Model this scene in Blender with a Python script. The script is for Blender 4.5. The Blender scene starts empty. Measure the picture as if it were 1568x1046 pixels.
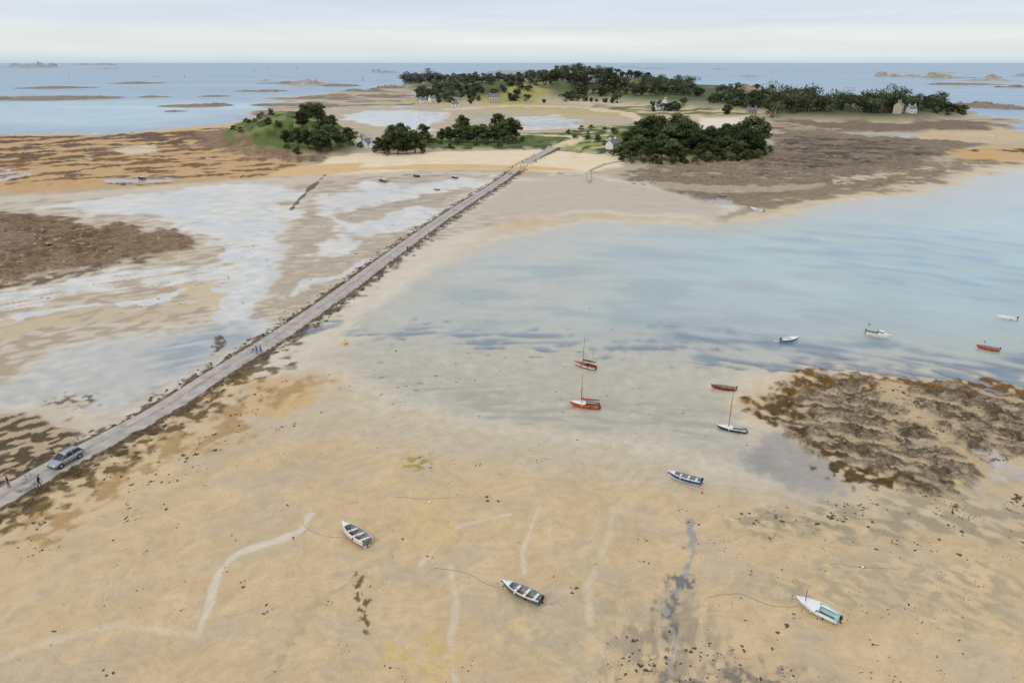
import bpy, math, random
import numpy as np
from mathutils import Vector, Matrix, Euler
random.seed(7); rng=np.random.default_rng(7)
H=50.0; F=24/36*1568.0; PIT=math.atan(427/F); cP,sP=math.cos(PIT),math.sin(PIT)
scene=bpy.context.scene
# ---------- survey: photo measurements -> metres on the ground ----------
def G(u,v,z=0.0):
    dx=(u-784)/F; dy=(523-v)/F
    d=(dx,cP+dy*sP,-sP+dy*cP); t=(H-z)/-d[2]
    return (d[0]*t,d[1]*t)
def lin(c):
    return tuple(((x/255)/12.92 if x<=10 else (((x/255)+0.055)/1.055)**2.4) for x in c)
KA=0.8
def A(*c): return tuple(x*KA for x in lin(c))
# ---------- noise ----------
def _h(ix,iy,s):
    n=(ix.astype(np.int64)*374761393+iy.astype(np.int64)*668265263+s*1442695041)&0xffffffff
    n=((n^(n>>13))*1274126177)&0xffffffff
    n=(n^(n>>16))&0xffffffff
    return n.astype(np.float64)*(2*math.pi/4294967296.0)
def gn(x,y,s=0):
    ix=np.floor(x);iy=np.floor(y);fx=x-ix;fy=y-iy
    u=fx*fx*fx*(fx*(fx*6-15)+10);v=fy*fy*fy*(fy*(fy*6-15)+10)
    def g(a,b):
        t=_h(ix+a,iy+b,s); return np.cos(t)*(fx-a)+np.sin(t)*(fy-b)
    a=g(0,0);b=g(1,0);c=g(0,1);d=g(1,1)
    return (a+(b-a)*u+(c-a)*v+(a-b-c+d)*u*v)*1.4
def fbm(x,y,o=4,s=0,fade=None,f0=1.0,ridge=False,gain=0.5):
    r=np.zeros_like(x);a=1.0;f=1.0
    for i in range(o):
        n=gn(x*f+i*17.3,y*f-i*9.1,s+i)
        if ridge: n=0.5-2*np.abs(n)
        if fade is not None: n=n*np.clip(1.4-1.6*f*f0*fade,0,1)
        r+=n*a; a*=gain; f*=2.03
    return r
def ss(a,b,x):
    t=np.clip((x-a)/(b-a),0,1); return t*t*(3-2*t)
def chart(x,y):
    return math.atan2(x,y),math.log(math.hypot(x,y))
def dseg(px,py,pts,closed):
    d=np.full(px.shape,1e9);ins=np.zeros(px.shape,bool);n=len(pts)
    for i in range(n if closed else n-1):
        ax,ay=pts[i];bx,by=pts[(i+1)%n]
        ex,ey=bx-ax,by-ay;wx,wy=px-ax,py-ay
        t=np.clip((wx*ex+wy*ey)/(ex*ex+ey*ey+1e-12),0,1)
        d=np.minimum(d,(wx-ex*t)**2+(wy-ey*t)**2)
        if closed and ay!=by:
            c=((ay>py)!=(by>py))&(px<(bx-ax)*(py-ay)/(by-ay)+ax); ins^=c
    d=np.sqrt(d)
    return np.where(ins,d,-d) if closed else d
# ---------- the map ----------
ROADPX=[(-260,912),(-120,833),(0,766),(103,708),(240,635),(330,577),(435,511),(520,452),(600,392),(660,349),(710,315),(765,280),(800,256),(850,231)]
ROAD=[G(*p) for p in ROADPX]
def catmull(P,n=14):
    out=[];Q=[P[0]]+list(P)+[P[-1]]
    for i in range(1,len(Q)-2):
        p0,p1,p2,p3=[np.array(q,float) for q in Q[i-1:i+3]]
        for k in range(n):
            t=k/n; out.append(tuple(0.5*((2*p1)+(-p0+p2)*t+(2*p0-5*p1+4*p2-p3)*t*t+(-p0+3*p1-3*p2+p3)*t**3)))
    out.append(tuple(P[-1])); return out
ROADC=catmull(ROAD)
P=[]
def poly(pts,w,amp=.006,**k): P.append(('p',pts,w,amp,k))
def line(pts,hw,w,amp=.004,**k): P.append(('l',pts,(hw,w),amp,k))
ROCKB=A(144,122,102); WEED=A(92,72,42); GREEN=A(86,96,58)
# open sea
poly([(-4000,98),(5500,98),(5500,240),(1700,240),(1500,190),(1200,175),(900,165),(600,165),(350,190),(180,207),(-100,207),(-4000,215)],.01,.02,h=-3,col=A(120,140,140),wet=1,wcol=A(140,168,188))
poly([(-4000,150),(-100,152),(150,152),(380,152),(500,140),(620,150),(600,165),(350,190),(180,207),(-100,207),(-4000,215)],.2,.04,wcol=A(176,200,210))
# land & flats beyond
poly([(345,190),(380,170),(420,152),(520,141),(600,133),(640,128),(700,121),(830,117),(960,122),(1070,131),(1170,146),(1280,150),(1400,157),(1480,172),(1545,182),(1560,196),(1480,203),(1425,206),(1415,214),(1440,222),(1568,216),(1800,218),(1800,243),(1568,247),(1470,252),(1440,266),(1380,282),(1240,303),(1160,318),(1090,333),(900,320),(700,345),(600,330),(0,340),(-900,340),(-900,212),(0,208),(180,207),(345,194)],.012,.03,h=.5,hn=.35,col=A(192,176,150),wet=.2,rock=.15)
poly([(365,172),(420,155),(520,142),(640,140),(730,165),(700,172),(560,170),(470,178),(380,188)],.02,.03,h=-.05,hn=.5,col=A(190,172,142),rock=.3,wet=.6,wcol=A(196,206,208))
poly([(365,172),(420,155),(520,142),(640,140),(700,160),(640,168),(560,164),(470,172),(380,186)],.02,.03,h=.5,col=A(126,108,84),rock=.8,nz=(14,26,.12,.1))
# orange flats on the left
poly([(-900,212),(0,208),(150,211),(180,206),(345,194),(350,230),(480,248),(450,272),(300,282),(100,298),(-900,318)],.02,.02,h=.35,hn=.25,col=A(204,166,116),wet=.3,rock=.2)
poly([(-900,212),(0,208),(190,209),(345,196),(352,225),(200,240),(0,262),(-900,280)],.02,.03,col=A(120,94,70),rock=.9,nz=(22,30,.02,.1))
poly([(-900,250),(0,240),(300,222),(480,246),(450,272),(200,285),(-900,310)],.02,.03,col=A(140,104,66),rock=.7,nz=(20,40,.12,.1))
poly([(190,206),(250,206),(350,200),(345,225),(250,228)],.02,.03,col=A(128,98,78),rock=1,h=1.2,nz=(24,30,-.05,.1))
line([(340,205),(350,222),(380,234),(430,243),(480,246)],.02,.02,.02,col=A(164,132,108),rock=1,h=1.2)
poly([(145,275),(215,270),(288,272),(286,279),(200,283),(150,281)],.006,.006,h=-.15,wet=1,wcol=A(226,224,220))
poly([(-50,262),(20,258),(50,268),(15,280),(-50,284)],.006,.01,h=-.15,wet=1,wcol=A(222,222,220))
poly([(175,232),(225,222),(250,228),(235,236),(185,240)],.01,.01,col=A(226,206,176))
# behind : lagoons, marsh, dunes
poly([(520,178),(550,170),(640,169),(700,177),(660,192),(650,205),(620,204),(570,192)],.01,.02,h=-.15,wet=1,col=A(220,215,205),wcol=A(222,222,220))
poly([(690,175),(760,170),(860,176),(912,182),(905,194),(850,205),(760,208),(690,190)],.01,.02,h=.02,hn=.3,col=A(184,168,126),wet=.7,wcol=A(214,214,208))
poly([(780,180),(860,178),(905,184),(880,196),(800,200)],.01,.02,h=-.1,wet=1,col=A(214,206,190),wcol=A(218,218,214))
poly([(560,158),(650,152),(900,162),(1000,168),(985,186),(900,180),(760,169),(640,166)],.01,.03,col=A(190,172,120),h=1.2,nz=(30,12,-.2,.2))
poly([(860,156),(960,160),(1060,168),(1180,176),(1150,190),(1000,186),(930,176)],.01,.02,col=A(206,188,150),h=1.5)
poly([(900,160),(1060,168),(1180,178),(1060,184),(980,186),(920,172)],.01,.02,col=A(110,110,68),nz=(30,30,-.02,.12))
line([(690,168),(780,164),(880,166),(960,176),(985,190)],.006,.006,.01,col=A(222,200,170))
# far wooded island
poly([(610,134),(640,128),(700,122),(830,118),(960,123),(1070,132),(1180,148),(1290,163),(1190,174),(1080,171),(960,162),(880,155),(700,157),(640,150)],.05,.03,col=GREEN,h=9,hn=2,wet=0,rock=0)
poly([(660,152),(820,126),(950,127),(1050,139),(960,152),(800,155)],.07,.02,h=22,hn=3,col=A(100,106,68))
poly([(820,130),(880,122),(930,122),(945,131),(880,138)],.07,.02,h=26,col=A(92,100,62))
poly([(640,150),(760,128),(950,126),(1060,140),(1000,158),(860,152),(700,154)],.02,.03,col=A(66,74,50),nz=(26,14,-.05,.08))
poly([(640,150),(760,128),(950,126),(1060,140),(1000,158),(860,152),(700,154)],.02,.03,col=A(150,142,98),nz=(16,12,.2,.05))
poly([(740,157),(800,151),(850,153),(835,160),(760,162)],.02,.02,col=A(168,162,100))
# right wooded island
poly([(1160,174),(1190,160),(1300,152),(1400,157),(1500,176),(1440,188),(1380,192),(1180,188)],.04,.02,col=A(84,88,58),h=7,hn=1,rock=0)
poly([(1170,187),(1380,191),(1450,186),(1530,186),(1540,200),(1420,205),(1300,206),(1180,205)],.02,.03,col=ROCKB,rock=.9,h=1.4)
poly([(1175,190),(1260,196),(1300,204),(1180,202)],.01,.02,col=A(196,172,146),nz=(30,30,-.1,.1))
poly([(1060,184),(1170,182),(1182,192),(1165,201),(1060,203)],.012,.01,col=A(236,222,200),h=1.0)
poly([(1290,204),(1415,206),(1425,214),(1300,211)],.006,.01,h=-.2,wet=1)
# right rocky foreshore
poly([(1170,206),(1250,203),(1420,214),(1520,224),(1440,240),(1440,264),(1380,282),(1240,303),(1160,314),(1090,318),(960,300),(925,285),(960,262),(1050,250),(1175,240)],.014,.02,col=A(152,134,114),rock=.8,h=.8,hn=.5,wet=.2)
poly([(1190,206),(1400,218),(1430,240),(1330,262),(1150,270),(1180,240)],.03,.03,col=A(104,88,74),rock=.9,nz=(20,60,.0,.1))
poly([(960,252),(1175,242),(1430,232),(1440,262),(1240,298),(960,292)],.01,.03,col=A(190,166,132),rock=.4,nz=(30,120,.16,.08))
poly([(920,285),(1090,300),(1240,296),(1400,272),(1440,264),(1420,258),(1250,285),(1100,288),(960,278)],.01,.02,col=A(204,188,162),rock=.2,nz=(40,90,-.02,.12))
line([(960,306),(1090,322),(1160,314),(1240,300),(1380,278),(1440,262),(1500,250)],.012,.02,.03,col=A(156,138,112),rock=.6,nz=(30,60,-.2,.15))
poly([(930,250),(1190,240),(1440,250),(1400,285),(1160,315),(920,300)],.01,.02,col=A(90,74,52),rock=.7,nz=(60,150,.12,.08))
poly([(900,318),(960,310),(1100,322),(1240,302),(1400,276),(1450,258),(1440,275),(1100,338),(900,328)],.008,.02,col=A(106,90,64),rock=.5,nz=(90,160,.0,.1))
poly([(1080,308),(1125,306),(1135,316),(1110,330),(1085,326)],.006,.01,h=-.05,wet=1,col=A(200,195,188))
poly([(1460,240),(1490,226),(1560,220),(1800,220),(1800,246),(1568,248),(1470,251)],.01,.02,col=A(212,170,110),rock=.2,h=.5,nz=(12,30,-.25,.15))
poly([(1490,232),(1560,226),(1800,226),(1800,238),(1540,238)],.01,.02,col=A(110,84,50),rock=.8,nz=(20,20,-.1,.1))
# middle green land
poly([(575,236),(600,220),(640,214),(700,212),(850,206),(930,196),(1000,188),(1060,202),(1172,212),(1188,238),(1120,248),(1040,252),(960,247),(900,238),(845,226),(700,231),(640,234)],.03,.015,col=A(106,116,66),h=2.8,hn=.5,rock=0,wet=0)
poly([(690,231),(700,222),(790,218),(850,219),(852,228),(780,232)],.008,.01,col=A(96,118,58),h=2.2)
poly([(850,210),(930,198),(960,205),(940,235),(880,238)],.02,.02,col=A(196,186,140),nz=(40,60,-.02,.12))
poly([(640,232),(700,214),(850,208),(980,196),(1180,214),(1180,240),(960,246)],.02,.02,col=A(76,86,50),nz=(60,50,.04,.1))
line([(1000,248),(1060,254),(1130,250),(1185,240)],.012,.015,.02,col=A(160,134,110),rock=1,h=1.2)
line([(795,212),(850,214),(890,218),(850,231)],.006,.006,.006,col=A(222,204,168),h=2.2)
poly([(850,228),(900,222),(935,228),(920,236),(870,236)],.01,.01,col=A(150,155,80),nz=(40,40,-.1,.1))
# left hill
poly([(332,228),(338,206),(380,200),(470,196),(550,203),(566,236),(480,241),(420,239),(370,235)],.03,.01,col=A(96,112,58),rock=0,h=4,wet=0)
poly([(338,228),(342,206),(400,199),(480,198),(545,204),(556,226),(470,232),(400,231)],.085,.01,h=17,hn=.8)
poly([(340,226),(380,200),(480,198),(550,204),(540,234),(420,232)],.03,.01,col=A(70,84,46),nz=(60,40,.0,.12))
poly([(340,226),(380,200),(480,198),(550,204),(540,234),(420,232)],.03,.01,col=A(132,134,82),nz=(50,30,.2,.1))
poly([(335,232),(380,224),(430,238),(420,246),(365,240)],.012,.012,col=A(170,142,114),rock=.9,nz=(40,40,-.1,.1))
# beach
poly([(455,262),(500,244),(560,237),(640,235),(830,231),(905,237),(965,243),(958,258),(905,268),(860,268),(780,264),(650,264),(560,270),(450,273)],.012,.006,col=A(234,214,182),h=1.1,hn=.1,rock=0,wet=0)
poly([(400,272),(455,255),(560,252),(560,266),(470,274)],.012,.006,col=A(218,184,134),h=.7,rock=0)
poly([(470,263),(640,256),(780,256),(880,260),(900,266),(780,264),(650,263),(520,268)],.008,.01,col=A(218,184,136))
# left tidal flats
poly([(-900,318),(0,302),(100,297),(300,281),(450,271),(640,264),(780,263),(765,281),(620,380),(430,510),(240,635),(130,695),(-900,1200)],.012,.006,col=A(202,187,162),h=.04,hn=.07,wet=.85,rock=0,weed=.3,wcol=A(224,222,218))
poly([(-900,330),(0,310),(300,290),(780,268),(620,380),(430,508),(240,632),(-900,700)],.02,.02,col=A(174,154,124),h=.06,nz=(36,60,.04,.12))
poly([(470,340),(600,290),(720,270),(765,275),(620,378),(470,478),(390,470),(400,410)],.03,.01,col=A(180,164,140),h=.05,hn=.08,nz=(30,60,-.1,.15))
poly([(500,270),(700,265),(780,266),(700,310),(560,330),(470,340)],.03,.02,col=A(142,128,108),h=.06,nz=(50,90,.05,.12))
WL=A(230,229,226)  # near-white film colour: pale sky reflection painted into the shallow water
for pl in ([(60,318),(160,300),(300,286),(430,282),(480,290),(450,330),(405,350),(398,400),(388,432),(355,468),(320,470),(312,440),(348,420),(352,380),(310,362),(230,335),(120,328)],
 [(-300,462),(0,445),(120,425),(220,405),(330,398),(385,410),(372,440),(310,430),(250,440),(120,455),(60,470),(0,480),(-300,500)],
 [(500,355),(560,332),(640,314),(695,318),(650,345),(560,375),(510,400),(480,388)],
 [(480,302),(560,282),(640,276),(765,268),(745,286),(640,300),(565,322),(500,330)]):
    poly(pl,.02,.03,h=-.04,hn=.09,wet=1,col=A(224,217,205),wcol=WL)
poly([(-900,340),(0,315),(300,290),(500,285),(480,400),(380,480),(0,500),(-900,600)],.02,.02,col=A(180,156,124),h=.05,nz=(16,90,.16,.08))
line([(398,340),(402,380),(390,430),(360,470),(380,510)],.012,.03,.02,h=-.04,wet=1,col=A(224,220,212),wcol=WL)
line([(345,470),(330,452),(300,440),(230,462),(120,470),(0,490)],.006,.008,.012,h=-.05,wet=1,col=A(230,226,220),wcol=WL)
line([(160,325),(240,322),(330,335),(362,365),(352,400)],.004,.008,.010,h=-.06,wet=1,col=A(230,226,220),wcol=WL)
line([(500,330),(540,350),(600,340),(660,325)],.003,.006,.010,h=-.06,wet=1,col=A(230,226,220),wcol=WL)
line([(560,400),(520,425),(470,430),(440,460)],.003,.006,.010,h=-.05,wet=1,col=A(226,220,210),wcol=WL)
line([(438,332),(455,310),(480,285),(497,270)],.0012,.0016,.003,col=A(90,74,54),rock=.5,h=.12)
# lagoon left
poly([(-900,640),(0,578),(60,532),(180,508),(330,488),(430,490),(442,499),(330,570),(228,633),(150,655),(60,627),(0,640),(-900,720)],.06,.02,h=-.08,hn=.05,wet=1,col=A(214,207,196),wcol=A(214,216,214))
poly([(180,545),(250,515),(330,490),(420,492),(380,525),(300,565),(200,585)],.05,.03,col=A(160,170,176),nz=(14,60,-.1,.35),h=-.25,wcol=A(190,200,204))
poly([(-900,650),(0,632),(60,630),(145,655),(135,690),(0,760),(-900,1100)],.02,.02,h=.1,hn=.08,col=A(184,160,128),wet=.5,weed=.6)
poly([(-900,650),(0,628),(60,634),(145,657),(135,690),(0,745),(-900,1100)],.02,.02,col=A(96,76,50),rock=.35,nz=(44,70,-.04,.08))
poly([(80,612),(130,606),(135,616),(100,622)],.01,.012,h=.06,col=A(190,164,124),nz=(60,60,-.1,.15))
poly([(60,610),(140,600),(150,622),(90,632)],.02,.02,col=A(100,80,52),nz=(90,90,.08,.1))
poly([(275,438),(330,432),(350,455),(335,472),(310,470)],.015,.02,h=.1,col=A(206,184,144))
poly([(0,490),(150,470),(290,470),(280,492),(90,505),(0,530),(-300,560),(-300,500)],.02,.02,h=.08,hn=.06,col=A(200,178,142),nz=(20,60,-.15,.12))
poly([(322,515),(340,512),(350,520),(338,545),(325,545)],.004,.012,col=A(92,72,46),rock=.4,h=.15,nz=(90,90,-.15,.1))
# left rocks
poly([(-900,330),(0,322),(100,338),(200,350),(292,366),(270,380),(200,394),(110,418),(30,434),(0,442),(-900,520)],.012,.03,col=A(160,134,108),rock=.9,h=.45,hn=.3,wet=0,weed=.2)
poly([(-900,340),(0,330),(100,345),(200,360),(180,385),(0,420),(-900,480)],.02,.03,h=.9,col=A(130,102,78),nz=(36,60,0,.1))
poly([(-900,340),(0,345),(100,365),(60,400),(0,410),(-900,430)],.04,.02,h=1.6,col=A(168,144,122))
line([(0,442),(110,422),(220,396),(290,372)],.006,.012,.016,col=A(110,84,50),rock=.5,nz=(60,60,-.05,.1))
# ---- near-shore wet sand & bay
poly([(300,640),(480,570),(700,620),(1000,640),(1180,640),(1260,700),(1420,760),(1568,740),(2600,760),(2600,860),(1568,830),(1250,820),(1000,770),(700,730),(500,690),(380,690)],.10,.02,col=A(200,183,154),wet=.7,h=.1)
line([(430,560),(520,490),(600,430),(680,370),(740,320),(790,280)],.03,.03,.015,col=A(214,201,178),wet=.75,h=.13)
poly([(600,400),(770,285),(880,262),(960,275),(1090,312),(1160,316),(1090,340),(880,330),(720,350)],.02,.01,col=A(212,199,178),wet=.8,h=.12,hn=.1,rock=0)
poly([(640,385),(780,285),(880,265),(960,280),(1100,316),(1100,335),(880,325),(740,350)],.015,.02,col=A(164,142,112),wet=.7,nz=(40,110,.02,.12))
poly([(452,522),(560,442),(640,392),(705,352),(800,338),(880,320),(960,327),(1090,335),(1160,320),(1240,303),(1380,282),(1440,268),(1470,253),(1700,246),(3200,240),(3200,700),(1568,612),(1450,594),(1330,584),(1240,582),(1180,625),(1230,672),(1290,715),(1340,745),(1280,775),(1190,765),(1080,738),(980,708),(800,690),(640,668),(520,625),(440,575),(405,555)],.12,.02,h=-.08,hn=.04,wet=1,rock=0,weed=.15,col=A(210,200,178),wcol=A(210,213,206))
poly([(430,560),(640,600),(800,640),(1000,660),(1160,670),(1160,600),(1000,560),(700,540),(480,530)],.08,.01,h=-.08,col=A(208,196,172))
poly([(470,560),(800,600),(1160,620),(1160,680),(800,660)],.03,.03,col=A(192,180,160),nz=(10,60,.05,.25))
poly([(520,500),(640,410),(800,360),(900,335),(1100,345),(1200,318),(1400,288),(1480,262),(3200,250),(3200,640),(1568,590),(1200,575),(1000,555),(700,540)],.14,.01,h=-.35,col=A(220,216,202),wcol=A(212,216,208))
poly([(850,520),(850,400),(1000,352),(1180,335),(1400,300),(1500,270),(3200,262),(3200,620),(1568,570),(1200,550)],.2,.01,h=-.8,wcol=A(198,217,213))
poly([(1150,470),(1250,350),(1450,300),(3200,290),(3200,580),(1500,540)],.22,.01,h=-1.4,wcol=A(184,212,216))
poly([(900,420),(1000,360),(1250,320),(1450,340),(1300,430),(1050,470)],.1,.02,wcol=A(184,218,212),nz=(8,16,-.1,.3))
poly([(600,430),(900,350),(1250,330),(1700,300),(1700,540),(1000,530),(700,520)],.1,.02,col=A(196,198,190),wcol=A(184,204,204),nz=(7,22,.1,.4))
BL=A(112,128,146)
line([(480,503),(600,508),(760,514),(900,528),(1050,542),(1200,556),(1400,570),(1568,590),(1900,600)],.008,.035,.035,col=BL,nz=(14,60,.04,.4),h=-.42,wcol=A(176,190,200))
line([(1060,515),(1300,535),(1568,560),(1900,570)],.015,.06,.03,col=BL,nz=(12,50,.02,.3),wcol=A(158,180,196))
poly([(1120,360),(1300,340),(1568,350),(1900,380),(1900,500),(1568,470),(1300,450),(1150,400)],.06,.03,col=A(130,154,172),nz=(14,40,.2,.22),wcol=A(164,192,206))
poly([(560,440),(900,340),(1568,300),(1900,560),(560,640)],.05,.01,col=A(84,84,76),wcol=A(140,152,150),nz=(50,120,.4,.05))
poly([(560,440),(900,340),(1568,300),(1900,560),(560,640)],.05,.01,col=A(104,104,96),wcol=A(150,162,160),nz=(90,180,.37,.07))
poly([(1190,660),(1290,716),(1340,745),(1300,770),(1200,755),(1100,700)],.03,.02,col=A(166,158,148))
poly([(1090,622),(1180,612),(1200,622),(1180,632)],.01,.008,h=.03,col=A(208,176,130),wet=.5)
poly([(385,590),(440,575),(500,592),(480,620),(430,640),(360,640)],.02,.012,h=.08,col=A(208,176,128),wet=.4)
# right rocks
RR=[(1172,622),(1195,600),(1240,580),(1330,582),(1450,592),(1568,608),(2600,700),(2600,860),(1700,735),(1568,708),(1515,742),(1445,726),(1435,757),(1345,740),(1280,712),(1222,670)]
poly(RR,.012,.025,col=A(168,150,126),rock=.85,h=.4,hn=.3,wet=.1,weed=.4)
poly(RR,.012,.02,col=A(128,110,86),rock=1,h=.55,nz=(34,44,.05,.12))
poly(RR,.012,.02,col=A(192,170,138),rock=.2,h=.25,nz=(24,50,.18,.08))
line([(1180,622),(1240,586),(1330,586),(1450,594),(1568,610),(1900,640)],.010,.02,.03,col=A(128,92,42),rock=.6,nz=(50,50,-.2,.15))
line([(1185,628),(1225,668),(1285,712),(1345,740),(1430,752)],.008,.018,.03,col=A(104,80,42),rock=.6,nz=(50,50,-.1,.15))
line([(1360,590),(1410,650),(1470,690),(1510,725)],.006,.014,.014,col=A(200,176,140),rock=.15,h=.26)
poly([(1375,655),(1405,660),(1430,715),(1390,712),(1370,680)],.012,.02,h=-.05,nz=(50,50,-.1,.1),wcol=A(220,218,212))
poly([(1500,700),(1530,690),(1568,712),(1640,740),(1568,760),(1500,745)],.02,.02,h=-.03,wet=1,rock=0,col=A(190,180,165),wcol=A(214,212,206))
# foreground mud, weeds, rills
poly([(1080,800),(1180,775),(1350,758),(1450,745),(1568,760),(2600,800),(2600,900),(1568,850),(1300,842),(1150,835)],.04,.03,col=A(168,153,124),weed=1,nz=(24,40,-.1,.3))
poly([(1060,900),(1200,850),(1568,860),(1700,900),(1600,1000),(1300,960)],.05,.03,col=A(186,168,136),weed=.8,nz=(40,60,.05,.25))
poly([(700,900),(900,860),(1100,880),(1100,1060),(760,1060)],.08,.03,col=A(192,174,142),weed=.6,nz=(24,20,0,.3))
poly([(900,1060),(930,960),(1010,900),(1090,900),(1130,1000),(1300,1040),(1300,1100),(900,1100)],.06,.03,col=A(172,154,128),weed=.9,nz=(30,14,.02,.25))
poly([(960,1060),(1100,1010),(1220,1030),(1250,1100),(960,1100)],.04,.03,col=A(134,122,106),weed=1,nz=(40,40,-.02,.15))
line([(1055,800),(1062,850),(1045,895),(1018,935),(1034,985),(1020,1046),(1010,1100)],.0022,.006,.006,col=A(158,154,148),wet=1)
line([(1050,890),(1018,935),(1034,985),(1020,1046),(1010,1100)],.004,.02,.02,col=A(120,112,104),wet=.8,nz=(70,36,.05,.2))
line([(475,790),(462,815),(420,832),(365,850),(335,880),(322,925),(303,975)],.0022,.006,.005,col=A(216,202,178),wet=.9)
line([(303,975),(180,960),(60,990),(-60,1040)],.001,.010,.008,col=A(214,194,160),wet=.5)
line([(690,870),(700,930),(690,990),(700,1060)],.0008,.007,.005,col=A(212,194,162),wet=.5)
line([(825,780),(800,850),(803,880)],.0006,.006,.005,col=A(216,198,168),wet=.5)
line([(780,790),(700,810),(640,870)],.0006,.006,.005,col=A(216,198,168),wet=.5)
line([(940,780),(930,830),(900,900),(905,960)],.0005,.008,.006,col=A(210,192,160),wet=.5)
line([(560,880),(480,930),(440,1000),(400,1080)],.0005,.010,.008,col=A(192,170,134),wet=.5)
poly([(615,702),(650,696),(662,712),(640,724),(618,718)],.02,.02,col=A(166,150,84),nz=(80,80,-.1,.2))
poly([(560,980),(680,950),(720,1030),(640,1060),(560,1040)],.06,.03,col=A(208,182,116),nz=(24,24,.1,.5))
poly([(560,780),(680,760),(740,830),(620,860)],.08,.03,col=A(212,182,132))
line([(100,790),(240,700),(360,640),(440,600)],.02,.04,.03,col=A(180,148,102),nz=(24,24,-.02,.2),weed=1)
line([(-60,830),(60,770),(160,712),(260,655),(420,560)],.015,.03,.03,col=A(116,94,54),nz=(40,40,.02,.12),weed=1)
line([(545,880),(555,920),(562,960)],.001,.005,.012,col=A(120,95,60),nz=(90,60,0,.1))

Pc=[(k,[chart(*G(*q)) for q in pts],w,amp,kw) for k,pts,w,amp,kw in P]
RA=np.array(ROADC)
def terrain(X,Y):
    X=np.asarray(X,float);Y=np.asarray(Y,float);n=X.shape[0]
    r=np.hypot(X,Y)+1e-3; th=np.arctan2(X,Y); lr=np.log(r)
    fade=np.where(r<330,1.6,.8)*(r*r+2500)/(r*H*F)
    nA=fbm(th*12,lr*12,3,1,fade,12);nB=fbm(th*50,lr*50,3,5,fade,50);nC=fbm(th*230,lr*230,3,9,fade,230)
    nW=nA*.6+nB*.45+nC*.2
    S=dict(col=np.tile(np.array(A(209,183,143)),(n,1)),h=np.full(n,.25),hn=np.full(n,.05),rock=np.zeros(n),wet=np.full(n,.3),weed=np.full(n,.35),wcol=np.tile(np.array(A(200,210,208)),(n,1)))
    # broad drift of tone across the dry sand
    d=ss(-.5,.5,nA)[:,None]; S['col']=S['col']*(0.95+.08*d)
    gq=ss(-.1,.6,fbm(th*6,lr*9,6,31,fade,9,gain=.62))[:,None]*.7;S['col']=S['col']*(1-gq)+np.array(A(196,178,149))*gq
    for kind,pts,w,amp,kw in Pc:
        a=np.array(pts);m0=.05+amp*1.5+(w if kind=='p' else w[0]+w[1])
        sel=np.where((th>a[:,0].min()-m0)&(th<a[:,0].max()+m0)&(lr>a[:,1].min()-m0)&(lr<a[:,1].max()+m0))[0]
        if len(sel)==0: continue
        sd=dseg(th[sel],lr[sel],pts,kind=='p'); nn=nW[sel]*amp*2
        if kind=='p': m=ss(-w*.15,w,sd+nn)
        else: m=1-ss(w[0],w[0]+w[1],sd+nn)
        if 'nz' in kw:
            fx,fy,t,s=kw['nz']
            q=fbm(th[sel]*fx,lr[sel]*fy,5,int(fx*3+fy*7+len(pts)),fade[sel],fy,gain=.62)
            mc=m*ss(t-s,t+s,q)
        else: mc=m
        for k in ('h','hn','rock','wet','weed'):
            if k in kw: S[k][sel]+= (kw[k]-S[k][sel])*mc
        for k in ('col','wcol'):
            if k in kw: S[k][sel]+=(np.array(kw[k])[None]-S[k][sel])*mc[:,None]
    far=Y>3600
    S['h'][far]=-3;S['hn'][far]=0;S['rock'][far]=0
    # weed and stones along the causeway, in metres
    near=np.where((X>-75)&(X<40)&(Y>15)&(Y<345))[0]
    if len(near):
        dd=np.full(len(near),1e9)
        for i in range(0,len(RA)-1):
            ax,ay=RA[i];bx,by=RA[i+1];ex,ey=bx-ax,by-ay;wx=X[near]-ax;wy=Y[near]-ay
            t=np.clip((wx*ex+wy*ey)/(ex*ex+ey*ey+1e-9),0,1);dd=np.minimum(dd,np.hypot(wx-ex*t,wy-ey*t))
        side=X[near]>np.interp(Y[near],RA[:,1],RA[:,0])
        nz=fbm(X[near]*.35,Y[near]*.35,4,77)
        m=1-ss(2.6,np.where(side,5.5,4.2),dd+nz*3.2)
        m*=.95
        for k,v in (('rock',.6),('weed',.8)): S[k][near]+=(v-S[k][near])*m
        S['col'][near]+=(np.array(A(96,76,46))[None]-S['col'][near])*m[:,None]
        S['h'][near]+=(.18-S['h'][near])*(1-ss(2.2,4.2,dd))
    rd=fbm(th*60,lr*60,5,21,fade,60,ridge=True,gain=.6)
    wx_=fbm(X*.08,Y*.08,3,52)*6
    nm=fbm((X+wx_)*.35,(Y+wx_)*.9,5,51,gain=.65)*np.clip(1.4-r/150,0,1)
    z=S['h']+S['hn']*(nA*.5+nB*.8+nC*.5)+S['rock']*np.minimum(r,600)*.0040*(rd+.1)
    lum=1+.07*nB+.13*nC+.08*nm+S['rock']*(.42*np.clip(rd,-1,1)+.3*nC)
    S['col']=np.clip(S['col']*np.clip(lum,.3,1.7)[:,None],.01,.9)
    S['z']=z
    return S
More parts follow.
